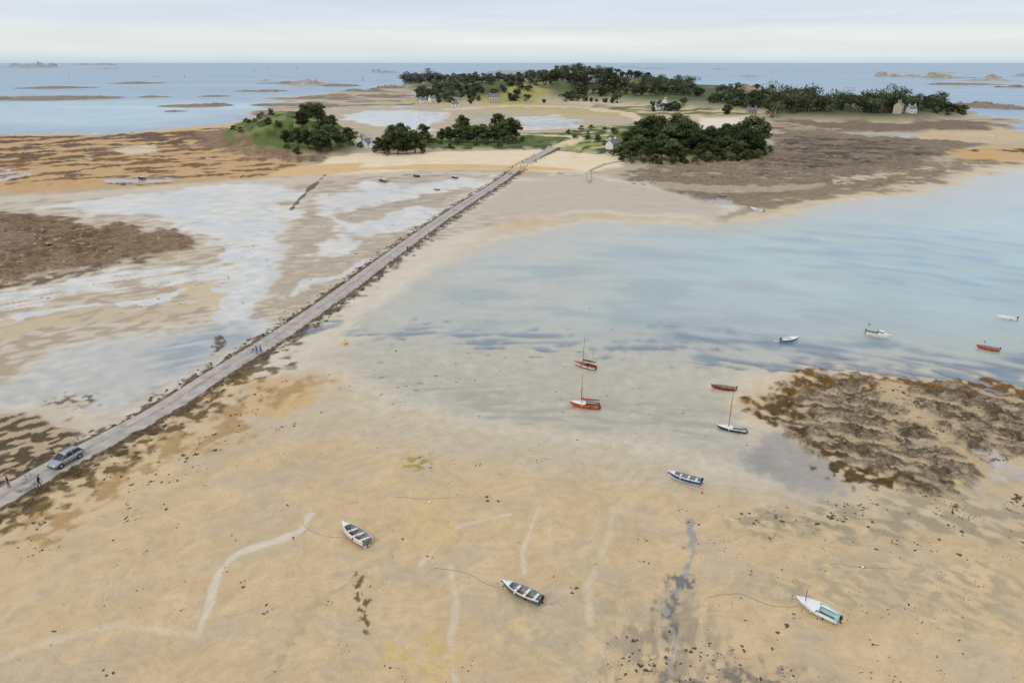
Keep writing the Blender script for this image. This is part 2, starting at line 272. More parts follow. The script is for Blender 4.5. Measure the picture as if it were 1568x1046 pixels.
# ---------- materials ----------
def mat(name,col=(.5,.5,.5),rough=.6,var=.0,vscale=3.0,metal=0,bump=0,spec=.5,attr=None):
    m=bpy.data.materials.new(name);m.use_nodes=True;nt=m.node_tree;b=nt.nodes['Principled BSDF']
    b.inputs['Roughness'].default_value=rough;b.inputs['Metallic'].default_value=metal
    b.inputs['Specular IOR Level'].default_value=spec
    tc=nt.nodes.new('ShaderNodeTexCoord');no=nt.nodes.new('ShaderNodeTexNoise')
    no.inputs['Scale'].default_value=vscale;no.inputs['Detail'].default_value=6
    nt.links.new(tc.outputs['Object'],no.inputs['Vector'])
    mx=nt.nodes.new('ShaderNodeMix');mx.data_type='RGBA';mx.blend_type='MULTIPLY';mx.inputs[0].default_value=1
    cr=nt.nodes.new('ShaderNodeMapRange');cr.inputs[1].default_value=.3;cr.inputs[2].default_value=.7
    cr.inputs[3].default_value=1-var;cr.inputs[4].default_value=1+var*.6
    nt.links.new(no.outputs[0],cr.inputs[0]);fac=cr.outputs[0]
    if attr:
        at=nt.nodes.new('ShaderNodeAttribute');at.attribute_name=attr;nt.links.new(at.outputs['Color'],mx.inputs[6])
        oi=nt.nodes.new('ShaderNodeObjectInfo');m2=nt.nodes.new('ShaderNodeMapRange');m2.inputs[3].default_value=.72;m2.inputs[4].default_value=1.5
        nt.links.new(oi.outputs['Random'],m2.inputs[0]);mm=nt.nodes.new('ShaderNodeMath');mm.operation='MULTIPLY';nt.links.new(fac,mm.inputs[0]);nt.links.new(m2.outputs[0],mm.inputs[1]);fac=mm.outputs[0]
    else: mx.inputs[6].default_value=(*col,1)
    nt.links.new(fac,mx.inputs[7]);nt.links.new(mx.outputs[2],b.inputs['Base Color'])
    if bump:
        bp=nt.nodes.new('ShaderNodeBump');bp.inputs['Strength'].default_value=bump;bp.inputs['Distance'].default_value=.1
        nt.links.new(no.outputs[0],bp.inputs['Height']);nt.links.new(bp.outputs[0],b.inputs['Normal'])
    return m
class NT:
    def __init__(s,nt): s.nt=nt
    def n(s,t,**k):
        x=s.nt.nodes.new(t)
        for a,b in k.items(): setattr(x,a,b)
        return x
    def l(s,a,b): s.nt.links.new(a,b)
    def math(s,op,a,b=None,c=None):
        x=s.n('ShaderNodeMath',operation=op)
        for i,v in enumerate((a,b,c)):
            if v is None: continue
            if hasattr(v,'is_linked'): s.l(v,x.inputs[i])
            else: x.inputs[i].default_value=v
        return x.outputs[0]
    def mr(s,v,a,b,c,d,smooth=False):
        x=s.n('ShaderNodeMapRange')
        if smooth:x.interpolation_type='SMOOTHSTEP'
        s.l(v,x.inputs[0])
        for i,q in enumerate((a,b,c,d)):x.inputs[i+1].default_value=q
        return x.outputs[0]
    def mix(s,f,a,b,bt='MIX'):
        x=s.n('ShaderNodeMix',data_type='RGBA',blend_type=bt)
        for i,v in ((0,f),(6,a),(7,b)):
            if hasattr(v,'is_linked'): s.l(v,x.inputs[i])
            elif i==0:x.inputs[0].default_value=v
            else:x.inputs[i].default_value=(*v,1)
        return x.outputs[2]
    def noise(s,vec,sc,det=4,ro=.55,w=0):
        x=s.n('ShaderNodeTexNoise');x.inputs['Scale'].default_value=sc;x.inputs['Detail'].default_value=det;x.inputs['Roughness'].default_value=ro
        x.inputs['Distortion'].default_value=w
        s.l(vec,x.inputs['Vector']);return x.outputs[0]
def ground_mat():
    m=bpy.data.materials.new('shore_ground');m.use_nodes=True;N=NT(m.node_tree);b=m.node_tree.nodes['Principled BSDF']
    pos=N.n('ShaderNodeNewGeometry').outputs['Position']
    at=lambda k:N.n('ShaderNodeAttribute',attribute_name=k)
    col=at('Col').outputs['Color'];rock=at('rock').outputs['Fac'];wet=at('wet').outputs['Fac'];weed=at('weed').outputs['Fac']
    n1=N.noise(pos,.12,6,.6);n2=N.noise(pos,1.7,6,.7,.5);n3=N.noise(pos,9,4,.6)
    c=N.mix(1,col,N.mr(n1,.3,.7,.95,1.05),'MULTIPLY')
    c=N.mix(1,c,N.mr(n3,.3,.7,.86,1.09),'MULTIPLY')
    # rock: dark cracks, tone rising with the bump, weed-brown patches
    crk=N.noise(pos,.7,7,.72,1.2)
    crev=N.mr(N.math('ABSOLUTE',N.math('SUBTRACT',crk,.5)),0,.05,.5,1.05)
    rk=N.mix(1,c,crev,'MULTIPLY');rk=N.mix(1,rk,N.mr(n2,.3,.7,.5,1.45),'MULTIPLY')
    rk=N.mix(N.mr(N.noise(pos,.35,5,.6),.5,.62,0,.35),rk,(.12,.09,.04))
    c=N.mix(rock,c,rk)
    # weed scraps on sand
    sp=N.noise(pos,2.6,5,.7,.4);patch=N.noise(pos,.12,3)
    th=N.math('SUBTRACT',sp,N.mr(patch,.35,.7,.06,-.02))
    f=N.math('MULTIPLY',N.mr(th,.605,.66,0,1),N.math('MULTIPLY',weed,1.0))
    f=N.math('MULTIPLY',f,.75)
    c=N.mix(f,c,(.1,.075,.038))
    # faint fine dark litter
    lt=N.noise(pos,6.5,4,.75);lf=N.math('MULTIPLY',N.mr(lt,.6,.7,0,.6),N.mr(N.noise(pos,.3,4),.38,.62,0,1))
    c=N.mix(N.math('MULTIPLY',lf,weed),c,(.14,.11,.07))
    N.l(c,b.inputs['Base Color'])
    N.l(N.math('SUBTRACT',.92,N.math('MULTIPLY',wet,.52)),b.inputs['Roughness'])
    N.l(N.math('MULTIPLY_ADD',wet,.38,.15),b.inputs['Specular IOR Level'])
    wav=N.n('ShaderNodeTexWave');wav.inputs['Scale'].default_value=1.1;wav.inputs['Distortion'].default_value=9;wav.inputs['Detail'].default_value=3;wav.inputs['Detail Scale'].default_value=.7
    N.l(pos,wav.inputs['Vector'])
    hh=N.math('ADD',N.math('MULTIPLY',n3,.22),N.math('MULTIPLY',wav.outputs['Fac'],.06))
    hh=N.math('ADD',hh,N.math('MULTIPLY',N.math('MULTIPLY',n2,rock),4))
    hh=N.math('ADD',hh,N.math('MULTIPLY',N.math('MULTIPLY',crev,rock),1.0))
    bp=N.n('ShaderNodeBump');bp.inputs['Strength'].default_value=.65;bp.inputs['Distance'].default_value=.22
    N.l(hh,bp.inputs['Height']);N.l(bp.outputs[0],b.inputs['Normal'])
    return m
def water_mat():
    m=bpy.data.materials.new('sea_surface');m.use_nodes=True;N=NT(m.node_tree);nt=m.node_tree
    b=nt.nodes['Principled BSDF'];out=nt.nodes['Material Output']
    pos=N.n('ShaderNodeNewGeometry').outputs['Position']
    dep=N.n('ShaderNodeAttribute',attribute_name='depth').outputs['Fac'];wc=N.n('ShaderNodeAttribute',attribute_name='wcol').outputs['Color']
    dn=N.math('ADD',dep,N.math('MULTIPLY',N.math('SUBTRACT',N.noise(pos,.5,6,.65),.5),.09))
    op=N.math('SUBTRACT',1.0,N.math('EXPONENT',N.math('MULTIPLY',N.math('MAXIMUM',dn,0.0),-1.1)))
    big=N.noise(pos,.02,4);c=N.mix(1,wc,N.mr(big,.3,.7,.93,1.06),'MULTIPLY')
    mp0=N.n('ShaderNodeMapping');mp0.inputs['Scale'].default_value=(.0008,.004,1);N.l(pos,mp0.inputs['Vector'])
    c=N.mix(1,c,N.mr(N.noise(mp0.outputs[0],1,5,.6),.35,.65,.88,1.1),'MULTIPLY')
    N.l(c,b.inputs['Base Color']);b.inputs['Roughness'].default_value=1;b.inputs['Specular IOR Level'].default_value=0
    tr=N.n('ShaderNodeBsdfTransparent');tr.inputs[0].default_value=(.975,.99,.988,1)
    gl=N.n('ShaderNodeBsdfGlossy');N.l(N.mr(big,.35,.65,.12,.22),gl.inputs['Roughness']);gl.inputs['Color'].default_value=(.93,.95,.97,1)
    fr=N.n('ShaderNodeFresnel');fr.inputs['IOR'].default_value=1.333
    mp=N.n('ShaderNodeMapping');mp.inputs['Scale'].default_value=(.7,1.3,1);N.l(pos,mp.inputs['Vector'])
    hh=N.math('ADD',N.noise(mp.outputs[0],1.4,5,.6),N.math('MULTIPLY',N.noise(pos,.15,3),2))
    bp=N.n('ShaderNodeBump');bp.inputs['Strength'].default_value=.2;bp.inputs['Distance'].default_value=.15;N.l(hh,bp.inputs['Height'])
    N.l(bp.outputs[0],gl.inputs['Normal'])
    m1=N.n('ShaderNodeMixShader');N.l(op,m1.inputs[0]);N.l(tr.outputs[0],m1.inputs[1]);N.l(b.outputs[0],m1.inputs[2])
    # choppy deep water presents its wave faces: cap the grazing reflection there, keep it on still films
    cap=N.mr(dep,.3,2.5,.6,.36)
    m2=N.n('ShaderNodeMixShader');N.l(N.math('MINIMUM',fr.outputs[0],cap),m2.inputs[0]);N.l(m1.outputs[0],m2.inputs[1]);N.l(gl.outputs[0],m2.inputs[2])
    t2=N.n('ShaderNodeBsdfTransparent');m3=N.n('ShaderNodeMixShader');N.l(N.mr(dn,-.02,.09,0,1,True),m3.inputs[0]);N.l(t2.outputs[0],m3.inputs[1]);N.l(m2.outputs[0],m3.inputs[2])
    N.l(m3.outputs[0],out.inputs[0]);return m
# ---------- ground & sea sheets ----------
vs=list(np.arange(97.0,300,.8))+list(np.arange(300,1100,1.6))
Ys=[65000,30000*1.6]+[G(784,v)[1] for v in vs]+[34,28,20,10,-5,-40,-150,-600]
Ys=sorted(set(Ys))
sc=np.concatenate([[-9,-5,-3,-2,-1.5,-1.2,-1.0,-.9],np.linspace(-.82,.82,960),[.9,1.0,1.2,1.5,2,3,5,9]])
Yg=np.array(Ys);W=np.maximum(Yg,10)*cP+H*sP
XX=(W[:,None]*sc[None]).ravel();YY=np.repeat(Yg,len(sc))
T=terrain(XX,YY);NR,NC=len(Yg),len(sc)
ii=np.arange(NR-1)[:,None]*NC+np.arange(NC-1)[None]
quads=np.stack([ii,ii+1,ii+1+NC,ii+NC],-1).reshape(-1,4)
def mk(name,co,faces,mats,smooth=True):
    me=bpy.data.meshes.new(name);n=len(co)
    me.vertices.add(n);me.vertices.foreach_set('co',np.asarray(co,np.float32).ravel())
    me.loops.add(faces.size);me.loops.foreach_set('vertex_index',faces.ravel().astype(np.int32))
    me.polygons.add(len(faces));me.polygons.foreach_set('loop_start',np.arange(0,faces.size,faces.shape[1],dtype=np.int32))
    me.update(calc_edges=True)
    if smooth: me.polygons.foreach_set('use_smooth',np.ones(len(faces),bool))
    for m in mats: me.materials.append(m)
    ob=bpy.data.objects.new(name,me);scene.collection.objects.link(ob);return ob
def addcol(me,name,c):
    a=me.color_attributes.new(name,'FLOAT_COLOR','POINT');q=np.ones((len(c),4),np.float32);q[:,:3]=c;a.data.foreach_set('color',q.ravel())
def addf(me,name,v):
    a=me.attributes.new(name,'FLOAT','POINT');a.data.foreach_set('value',np.asarray(v,np.float32))
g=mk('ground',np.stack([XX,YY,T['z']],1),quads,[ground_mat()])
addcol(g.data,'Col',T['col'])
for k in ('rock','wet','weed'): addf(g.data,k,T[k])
zz=T['z'];low=(zz<.06)
fq=quads[low[quads].any(1)]
used=np.unique(fq);rm=np.full(len(zz),-1);rm[used]=np.arange(len(used))
s=mk('sea_water',np.stack([XX[used],YY[used],np.zeros(len(used))],1),rm[fq],[water_mat()])
addcol(s.data,'wcol',T['wcol'][used]);addf(s.data,'depth',-zz[used])
def gz(x,y): return float(terrain([x],[y])['z'][0])
# ---------- mesh builder ----------
class B:
    def __init__(s): s.v=[];s.f=[];s.m=[];s.sm=[]
    def add(s,vs,fs,m=0,M=None,sm=True):
        o=len(s.v)
        for p in vs:
            p=Vector(p); s.v.append(tuple(M@p) if M else tuple(p))
        for f in fs: s.f.append(tuple(i+o for i in f));s.m.append(m);s.sm.append(sm)
    def box(s,c,d,m=0,M=None,tx=1,ty=1):
        x,y,z=d[0]/2,d[1]/2,d[2]/2
        v=[(c[0]+a*x*(tx if k>0 else 1),c[1]+b*y*(ty if k>0 else 1),c[2]+k*z) for k in(-1,1) for a,b in((-1,-1),(1,-1),(1,1),(-1,1))]
        s.add(v,[(3,2,1,0),(4,5,6,7),(0,1,5,4),(1,2,6,5),(2,3,7,6),(3,0,4,7)],m,M,False)
    def tube(s,pts,rad,m=0,M=None,n=7):
        pts=[Vector(p) for p in pts];vs=[];fs=[]
        for i,p in enumerate(pts):
            d=(pts[min(i+1,len(pts)-1)]-pts[max(i-1,0)]);d=d.normalized() if d.length>1e-9 else Vector((0,0,1))
            a=d.cross(Vector((0,0,1)) if abs(d.z)<.9 else Vector((1,0,0))).normalized();b=d.cross(a)
            r=rad[i] if isinstance(rad,(list,tuple)) else rad
            for k in range(n):
                t=2*math.pi*k/n;vs.append(p+a*math.cos(t)*r+b*math.sin(t)*r)
        for i in range(len(pts)-1):
            for k in range(n):
                fs.append((i*n+k,i*n+(k+1)%n,(i+1)*n+(k+1)%n,(i+1)*n+k))
        fs.append(tuple(range(n-1,-1,-1)));fs.append(tuple(range((len(pts)-1)*n,len(pts)*n)))
        s.add(vs,fs,m,M)
    def ball(s,c,r,m=0,M=None,n=10,k=6,jit=0):
        r=(r,r,r) if not isinstance(r,(tuple,list)) else r
        vs=[(c[0],c[1],c[2]-r[2])];fs=[]
        for i in range(1,k):
            a=math.pi*i/k
            for j in range(n):
                t=2*math.pi*j/n;q=1+random.uniform(-jit,jit)
                vs.append((c[0]+r[0]*math.sin(a)*math.cos(t)*q,c[1]+r[1]*math.sin(a)*math.sin(t)*q,c[2]-r[2]*math.cos(a)*q))
        vs.append((c[0],c[1],c[2]+r[2]));L=len(vs)-1
        for j in range(n):
            fs.append((0,1+(j+1)%n,1+j));fs.append((L,1+(k-2)*n+j,1+(k-2)*n+(j+1)%n))
        for i in range(k-2):
            for j in range(n):
                a=1+i*n+j;b=1+i*n+(j+1)%n;fs.append((a,b,b+n,a+n))
        s.add(vs,fs,m,M)
    def obj(s,name,mats,loc=(0,0,0),rot=(0,0,0)):
        me=bpy.data.meshes.new(name);me.from_pydata(s.v,[],s.f)
        me.polygons.foreach_set('material_index',s.m);me.polygons.foreach_set('use_smooth',s.sm)
        for m in mats:me.materials.append(m)
        me.update();ob=bpy.data.objects.new(name,me);ob.location=loc;ob.rotation_euler=rot
        scene.collection.objects.link(ob);return ob
# ---------- causeway ----------
M_road=mat('worn_concrete',A(180,172,162),.75,.26,.6,bump=.3)
M_stone=mat('causeway_stones',A(108,90,64),.8,.6,1.6,bump=1)
M_patch=mat('road_centre_strip',A(168,160,148),.8,.35,.7)
def resamp(P,step):
    out=[np.array(P[0])];acc=0
    for a,b in zip(P[:-1],P[1:]):
        a=np.array(a);b=np.array(b);L=np.linalg.norm(b-a);t=step-acc
        while t<L: out.append(a+(b-a)*t/L);t+=step
        acc=L-(t-step)
    out.append(np.array(P[-1]));return out
RC=resamp(ROADC,.8);bb=B();vs_=[];prof=[(-3.5,-.3,1),(-2.7,.15,1),(-2.2,.34,1),(-2.0,.42,0),(-1.0,.47,0),(-.35,.46,0),(0,.47,0),(.35,.46,0),(1.0,.47,0),(2.0,.42,0),(2.2,.34,1),(2.7,.15,1),(3.5,-.3,1)]
for i,p in enumerate(RC):
    d=RC[min(i+1,len(RC)-1)]-RC[max(i-1,0)];d=d/np.linalg.norm(d);nx,ny=d[1],-d[0]
    t=i/len(RC);zb=max(0,(p[1]-330)/100)*1.8
    for o,z,st in prof:
        jo=random.uniform(-.22,.22) if abs(o)>2.05 else (random.uniform(-.12,.08) if abs(o)>1.9 else 0)
        jz=random.uniform(-.14,.14) if abs(o)>2.05 else random.uniform(-.01,.01)
        vs_.append((p[0]+nx*(o+jo),p[1]+ny*(o+jo),z+jz+zb))
K=len(prof)
bb.v=vs_
for i in range(len(RC)-1):
    for k in range(K-1):
        mi=1 if k<3 or k>=K-3 else (2 if k in(5,6) else 0)
        bb.f.append((i*K+k,i*K+k+1,(i+1)*K+k+1,(i+1)*K+k));bb.m.append(mi);bb.sm.append(True)
bb.obj('causeway_road',[M_road,M_stone,M_patch])
# ---------- boats ----------
def paintm(n,c,r=.35,v=.12): return mat(n,A(*c),r,v,2.5)
MW=paintm('white_gelcoat',(236,236,232));MR=paintm('red_paint',(168,58,40),.5,.25);MO=paintm('orange_paint',(205,92,45),.45,.2);MN=paintm('navy_paint',(40,48,70),.4)
MBl=paintm('blue_paint',(40,90,150),.4);MG=paintm('grey_interior',(150,155,152),.6,.25);MDk=paintm('black_plastic',(30,30,32),.4);MTq=paintm('turquoise_floor',(170,215,212),.6,.15)
MGr=paintm('green_grey_paint',(96,108,98),.5,.2);MWood=paintm('varnished_wood',(140,86,48),.45,.3);MAl=mat('aluminium',A(190,192,195),.35,.1,3,metal=.6)
MGl=mat('dark_glass',(.02,.025,.03),.08,0);MBr=paintm('antifoul_brown',(120,48,40),.7,.3);MRope=mat('rope',A(136,116,88),.9,.3)
def boat(name,bow,stern,hull,bottom,inner,deck,kind='open',beam=.38,dep=.17,mast=0,cover=None,motor=True,afloat=True,heel=0,z=0,rail=None,mastpos=.62,cabin=False,thw=3):
    bx,by=G(*bow);sx,sy=G(*stern);L=math.hypot(bx-sx,by-sy);hd=math.atan2(by-sy,bx-sx);cx,cy=(bx+sx)/2,(by+sy)/2
    W=L*beam;D=L*dep;b=B();mats=[hull,bottom,inner,deck,rail or deck,MDk,MAl,cover or MN,MGl,MWood]
    NS=15;NP=9;td=.55 if kind!='open' else .84
    st=[i/(NS-1) for i in range(NS)]
    def w(t): return W/2*((1-((t-.35)/.65)**2.3) if t>.35 else 1-.22*((.35-t)/.35)**1.6)
    def sh(t): return D*(1+.32*max(0,t-.2)**1.5+.04*(1-t))
    def ke(t): return D*.75*max(0,(t-.72)/.28)**2.2
    sec=[]
    for t in st:
        ww=max(w(t),.02);k0=ke(t);s0=sh(t);row=[]
        for j in range(-NP,NP+1):
            a=abs(j)/NP*math.pi/2;y=ww*math.sin(a)**.75;zz_=k0+(s0-k0)*(1-math.cos(a)**1.15);row.append((-L/2+t*L+ (t>.7)*(t-.7)*L*.25*(1-math.cos(a))*.5,math.copysign(y,j) if j else 0,zz_))
        sec.append(row)
    n=2*NP+1;V=[p for r in sec for p in r];fs_b=[];fs_h=[];fs_r=[]
    for i in range(NS-1):
        for j in range(n-1):
            f=(i*n+j,(i+1)*n+j,(i+1)*n+j+1,i*n+j+1);a=min(abs(j-NP+.5),NP)/NP
            (fs_b if a<.58 else fs_r if a>.9 else fs_h).append(f)
    b.add(V,fs_b,1);b.add(V,fs_h,0);b.add(V,fs_r,4)
    b.add(sec[0],[tuple(range(n))],0,None,False)
    # inside
    g_=max(.05,W*.04);inn=[]
    for t,r in zip(st,sec):
        ww=max(w(t)-g_,.01);x=r[0][0];s0=sh(t);fl=max(ke(t)+D*.12,D*.33);x2=x
        inn.append([(x,-max(w(t),.02),s0),(x,-ww,s0+.012),(x,-ww*.93,fl+D*.3),(x,-ww*.8,fl),(x,ww*.8,fl),(x,ww*.93,fl+D*.3),(x,ww,s0+.012),(x,max(w(t),.02),s0)])
    V=[p for r in inn for p in r];fr=[];fi=[];fd=[]
    last=max(i for i,t in enumerate(st) if t<=td)
    for i in range(NS-1):
        for j in (0,6): fr.append((i*8+j,i*8+j+1,(i+1)*8+j+1,(i+1)*8+j))
        if i<last:
            for j in range(1,6): fi.append((i*8+j,i*8+j+1,(i+1)*8+j+1,(i+1)*8+j))
        else: fd.append((i*8+1,i*8+6,(i+1)*8+6,(i+1)*8+1))
    b.add(V,fr,4);b.add(V,fi,2);b.add(V,[(last*8+1,last*8+2,last*8+3,last*8+4,last*8+5,last*8+6),(1,2,3,4,5,6)],2,None,False)
    dv=[];df=[]
    for i in range(last,NS):
        x=inn[i][0][0];ww=max(w(st[i])-g_,.01);s0=sh(st[i])+.014
        for q,zc in ((-1,0),(-.5,.04),(0,.055),(.5,.04),(1,0)): dv.append((x,ww*q,s0+zc*W/1.6))
    for i in range(NS-1-last):
        for q in range(4): df.append((i*5+q,i*5+q+1,(i+1)*5+q+1,(i+1)*5+q))
    b.add(dv,df,3)
    fl=D*.33
    X=lambda t:-L/2+t*L
    if kind=='open':
        for k in range(thw):
            t=.14+k*.24;b.box((X(t),0,sh(t)-D*.22),(L*.065,2*(w(t)-g_*1.2),.05),9 if inner is MWood or inner is MGr else 3)
        b.box((X(.45),0,fl+.03),(L*.5,W*.3,.04),9)
    elif kind=='sail':
        for sd in(-1,1):
            b.box((X(.27),sd*(w(.27)-g_-W*.08),sh(.27)-D*.2),(L*.42,W*.15,.05),3)
        b.box((X(.5),0,sh(.5)+.06),(L*.1,W*.5,.1),3,None,.8,.8);b.box((X(.27),0,fl+D*.12),(L*.34,.06,D*.3),9)
    if cabin:
        b.box((X(.6),0,sh(.6)+D*.25),(L*.26,W*.6,D*.5),3,None,.75,.8)
        b.box((X(.6),0,sh(.6)+D*.33),(L*.225,W*.565,D*.2),8,None,.9,.93)
        b.add([(X(.49),-W*.3,sh(.5)),(X(.49),W*.3,sh(.5)),(X(.43),W*.27,sh(.5)+D*.75),(X(.43),-W*.27,sh(.5)+D*.75)],[(0,1,2,3)],8)
        b.box((X(.2),0,fl+D*.25),(L*.1,W*.5,D*.35),2)
        b.tube([(X(.62),-W*.3,sh(.6)+.02),(X(.72),-W*.27,sh(.7)+.3),(X(.97),0,sh(1)+.32),(X(.72),W*.27,sh(.7)+.3),(X(.62),W*.3,sh(.6)+.02)],.018,6)
    if motor:
        b.box((-L/2-.16,0,sh(0)+.18),(.26,.24,.34),5,None,.75,.8);b.box((-L/2-.14,0,sh(0)-.22),(.1,.08,.5),5);b.box((-L/2-.2,0,sh(0)-.48),(.26,.05,.1),5)
    else:
        b.box((-L/2-.1,0,D*.45),(.2,.04,D*.95),9);b.tube([(-L/2-.05,0,sh(0)+.08),(-L/2+.6,0,sh(0)+.16)],.02,9)
    if mast:
        mx=X(mastpos);zb=sh(mastpos)
        b.tube([(mx,0,fl),(mx,0,zb+mast*.5),(mx-.05,0,zb+mast)],[.05,.045,.025],9 if cover is not MW else 6,None,8)
        if cover:
            bz=zb+.55;b.tube([(mx,0,bz),(X(.02),0,bz+.1)],.035,9)
            pts=[];rd_=[]
            for k in range(9):
                t=k/8;pts.append((mx+(X(.0)-mx)*t,0.02*math.sin(k*2),bz+.09+.1*t));rd_.append(.05+.11*math.sin(math.pi*min(1,.25+t*.72))*(1+.2*math.sin(k*2.3)))
            b.tube(pts,rd_,7,None,9)
        for q in((L/2-.05,0,sh(1)),(mx-.25,w(.55)*.97,sh(.55)),(mx-.25,-w(.55)*.97,sh(.55))):
            b.tube([(mx,0,zb+mast*.9),q],.009,6,None,4)
    # cleats, fenders, oars
    b.box((X(.92),0,sh(.92)+.06),(.18,.05,.05),6)
    for q in range(2):
        t=.3+.3*q;b.ball((X(t),w(t)+.06,sh(t)-.2),(.07,.07,.17),3 if q else 5,None,8,6)
    if kind=='open': b.tube([(X(.15),W*.18,sh(.4)-D*.12),(X(.8),W*.08,sh(.4)-D*.1)],.022,9,None,5)
    zb=(-D*.28 if afloat else gz(cx,cy)-D*.04)+z
    if not afloat: zb=max(zb,-.1)
    ob=b.obj(name,mats,(cx,cy,zb));ob.rotation_euler=Euler((math.radians(heel),0,hd),'XYZ')
    return ob
boat('beached_dinghy',(524,814),(562,841),MW,MR,MG,MW,'open',.42,.2,motor=False,afloat=False,heel=12)
boat('open_motorboat',(770,902),(828,928),MGr,MGr,MG,MW,'open',.36,.17,afloat=False,heel=6,rail=MW)
boat('white_sailing_dinghy',(1219,924),(1283,956),MW,MW,MTq,MW,'sail',.42,.16,mast=1.6,cover=None,afloat=False,heel=-6,mastpos=.8)
boat('blue_striped_fishing_boat',(1023,732),(1072,745),MBl,MW,MG,MW,'open',.34,.2,afloat=False,heel=5,rail=MW)
boat('navy_sailboat',(1098,655),(1143,662),MN,MN,MG,MW,'sail',.34,.14,mast=6.4,cover=None,motor=False,heel=1,rail=MW)
boat('orange_sailboat',(873,620),(918,625),MO,MO,MWood,MW,'sail',.34,.17,mast=5.0,cover=MR,motor=False,heel=-2,rail=MO)
boat('white_sailboat',(880,558),(912,566),MW,MR,MWood,MWood,'sail',.36,.17,mast=5.3,cover=MN,motor=False,heel=3,rail=MO)
boat('red_rowing_boat',(1089,593),(1126,598),MBr,MR,MG,MWood,'open',.34,.15,heel=2,rail=MR)
boat('small_blue_motorboat',(1222,521),(1196,524),MBl,MW,MW,MW,'cuddy',.4,.22,rail=MW)
boat('cabin_motorboat',(1363,519),(1326,512),MW,MW,MG,MW,'cuddy',.38,.22,cabin=True)
boat('orange_rowing_boat',(1495,532),(1529,538),MO,MN,MG,MWood,'open',.36,.18,rail=MO)
boat('moored_motorboat',(1525,487),(1556,491),MW,MW,MW,MW,'cuddy',.38,.2,cabin=False)
boat('moored_motorboat',(1149,322),(1169,326),MW,MW,MW,MW,'cuddy',.36,.2)
boat('moored_motorboat',(1516,211),(1527,211),MW,MW,MG,MW,'cuddy',.38,.22)
for (a,b_,m1,m2) in (((580,277),(592,280),MGr,MW),((632,270),(641,272),MN,MG),((664,291),(673,292),MR,MG),((691,272),(700,274),MBl,MW),((211,273),(221,275),MN,MW),((1101,303),(1111,305),MGr,MG)):
    boat('beached_rowing_boat',a,b_,m1,m1,m2,MW,'open',.4,.17,afloat=False,heel=8,motor=False)
# buoys
MY=mat('yellow_buoy_plastic',A(235,190,40),.4,.1)
def buoy(u,v,r,m):
    x,y=G(u,v);b=B();z=max(gz(x,y),0)
    b.ball((0,0,r*.7),r,0,None,14,9);b.tube([(0,0,r*1.6),(0,0,r*1.95)],r*.16,1);b.tube([(0,0,r*1.9),(0,0,r*2.15)],[r*.22,r*.1],1);b.obj('mooring_buoy',[m,MDk],(x,y,z))
buoy(529,527,.42,MY)
for u,v,r,m in ((865,560,.22,MW),(658,772,.16,MW),(1188,524,.18,MW),(1331,498,.2,MO),(1075,757,.14,MO),(1320,872,.15,MW),(1121,800,.13,MW),(625,542,.15,MW),(714,822,.1,MW),(1508,524,.15,MO),(1570,520,.2,MW)):
    buoy(u,v,r,m)
def rope(pts,r=.014):
    b=B();w=[]
    C=catmull([G(*p) for p in pts],10);C=resamp(C,.25);q=np.array(C);Z=terrain(q[:,0],q[:,1])['z']
    b.tube([(x+random.uniform(-.04,.04),y+random.uniform(-.04,.04),max(z,0)+.01) for (x,y),z in zip(C,Z)],r,0,None,5);b.obj('mooring_rope',[MRope])
rope([(524,826),(500,824),(470,812),(464,800)]);rope([(772,905),(740,895),(715,880),(665,872)],.018);rope([(1221,932),(1180,930),(1130,912),(1085,918)],.02)
rope([(605,763),(650,766),(702,764)]);rope([(1275,865),(1320,872),(1378,874)]);rope([(830,930),(850,925),(862,932)])
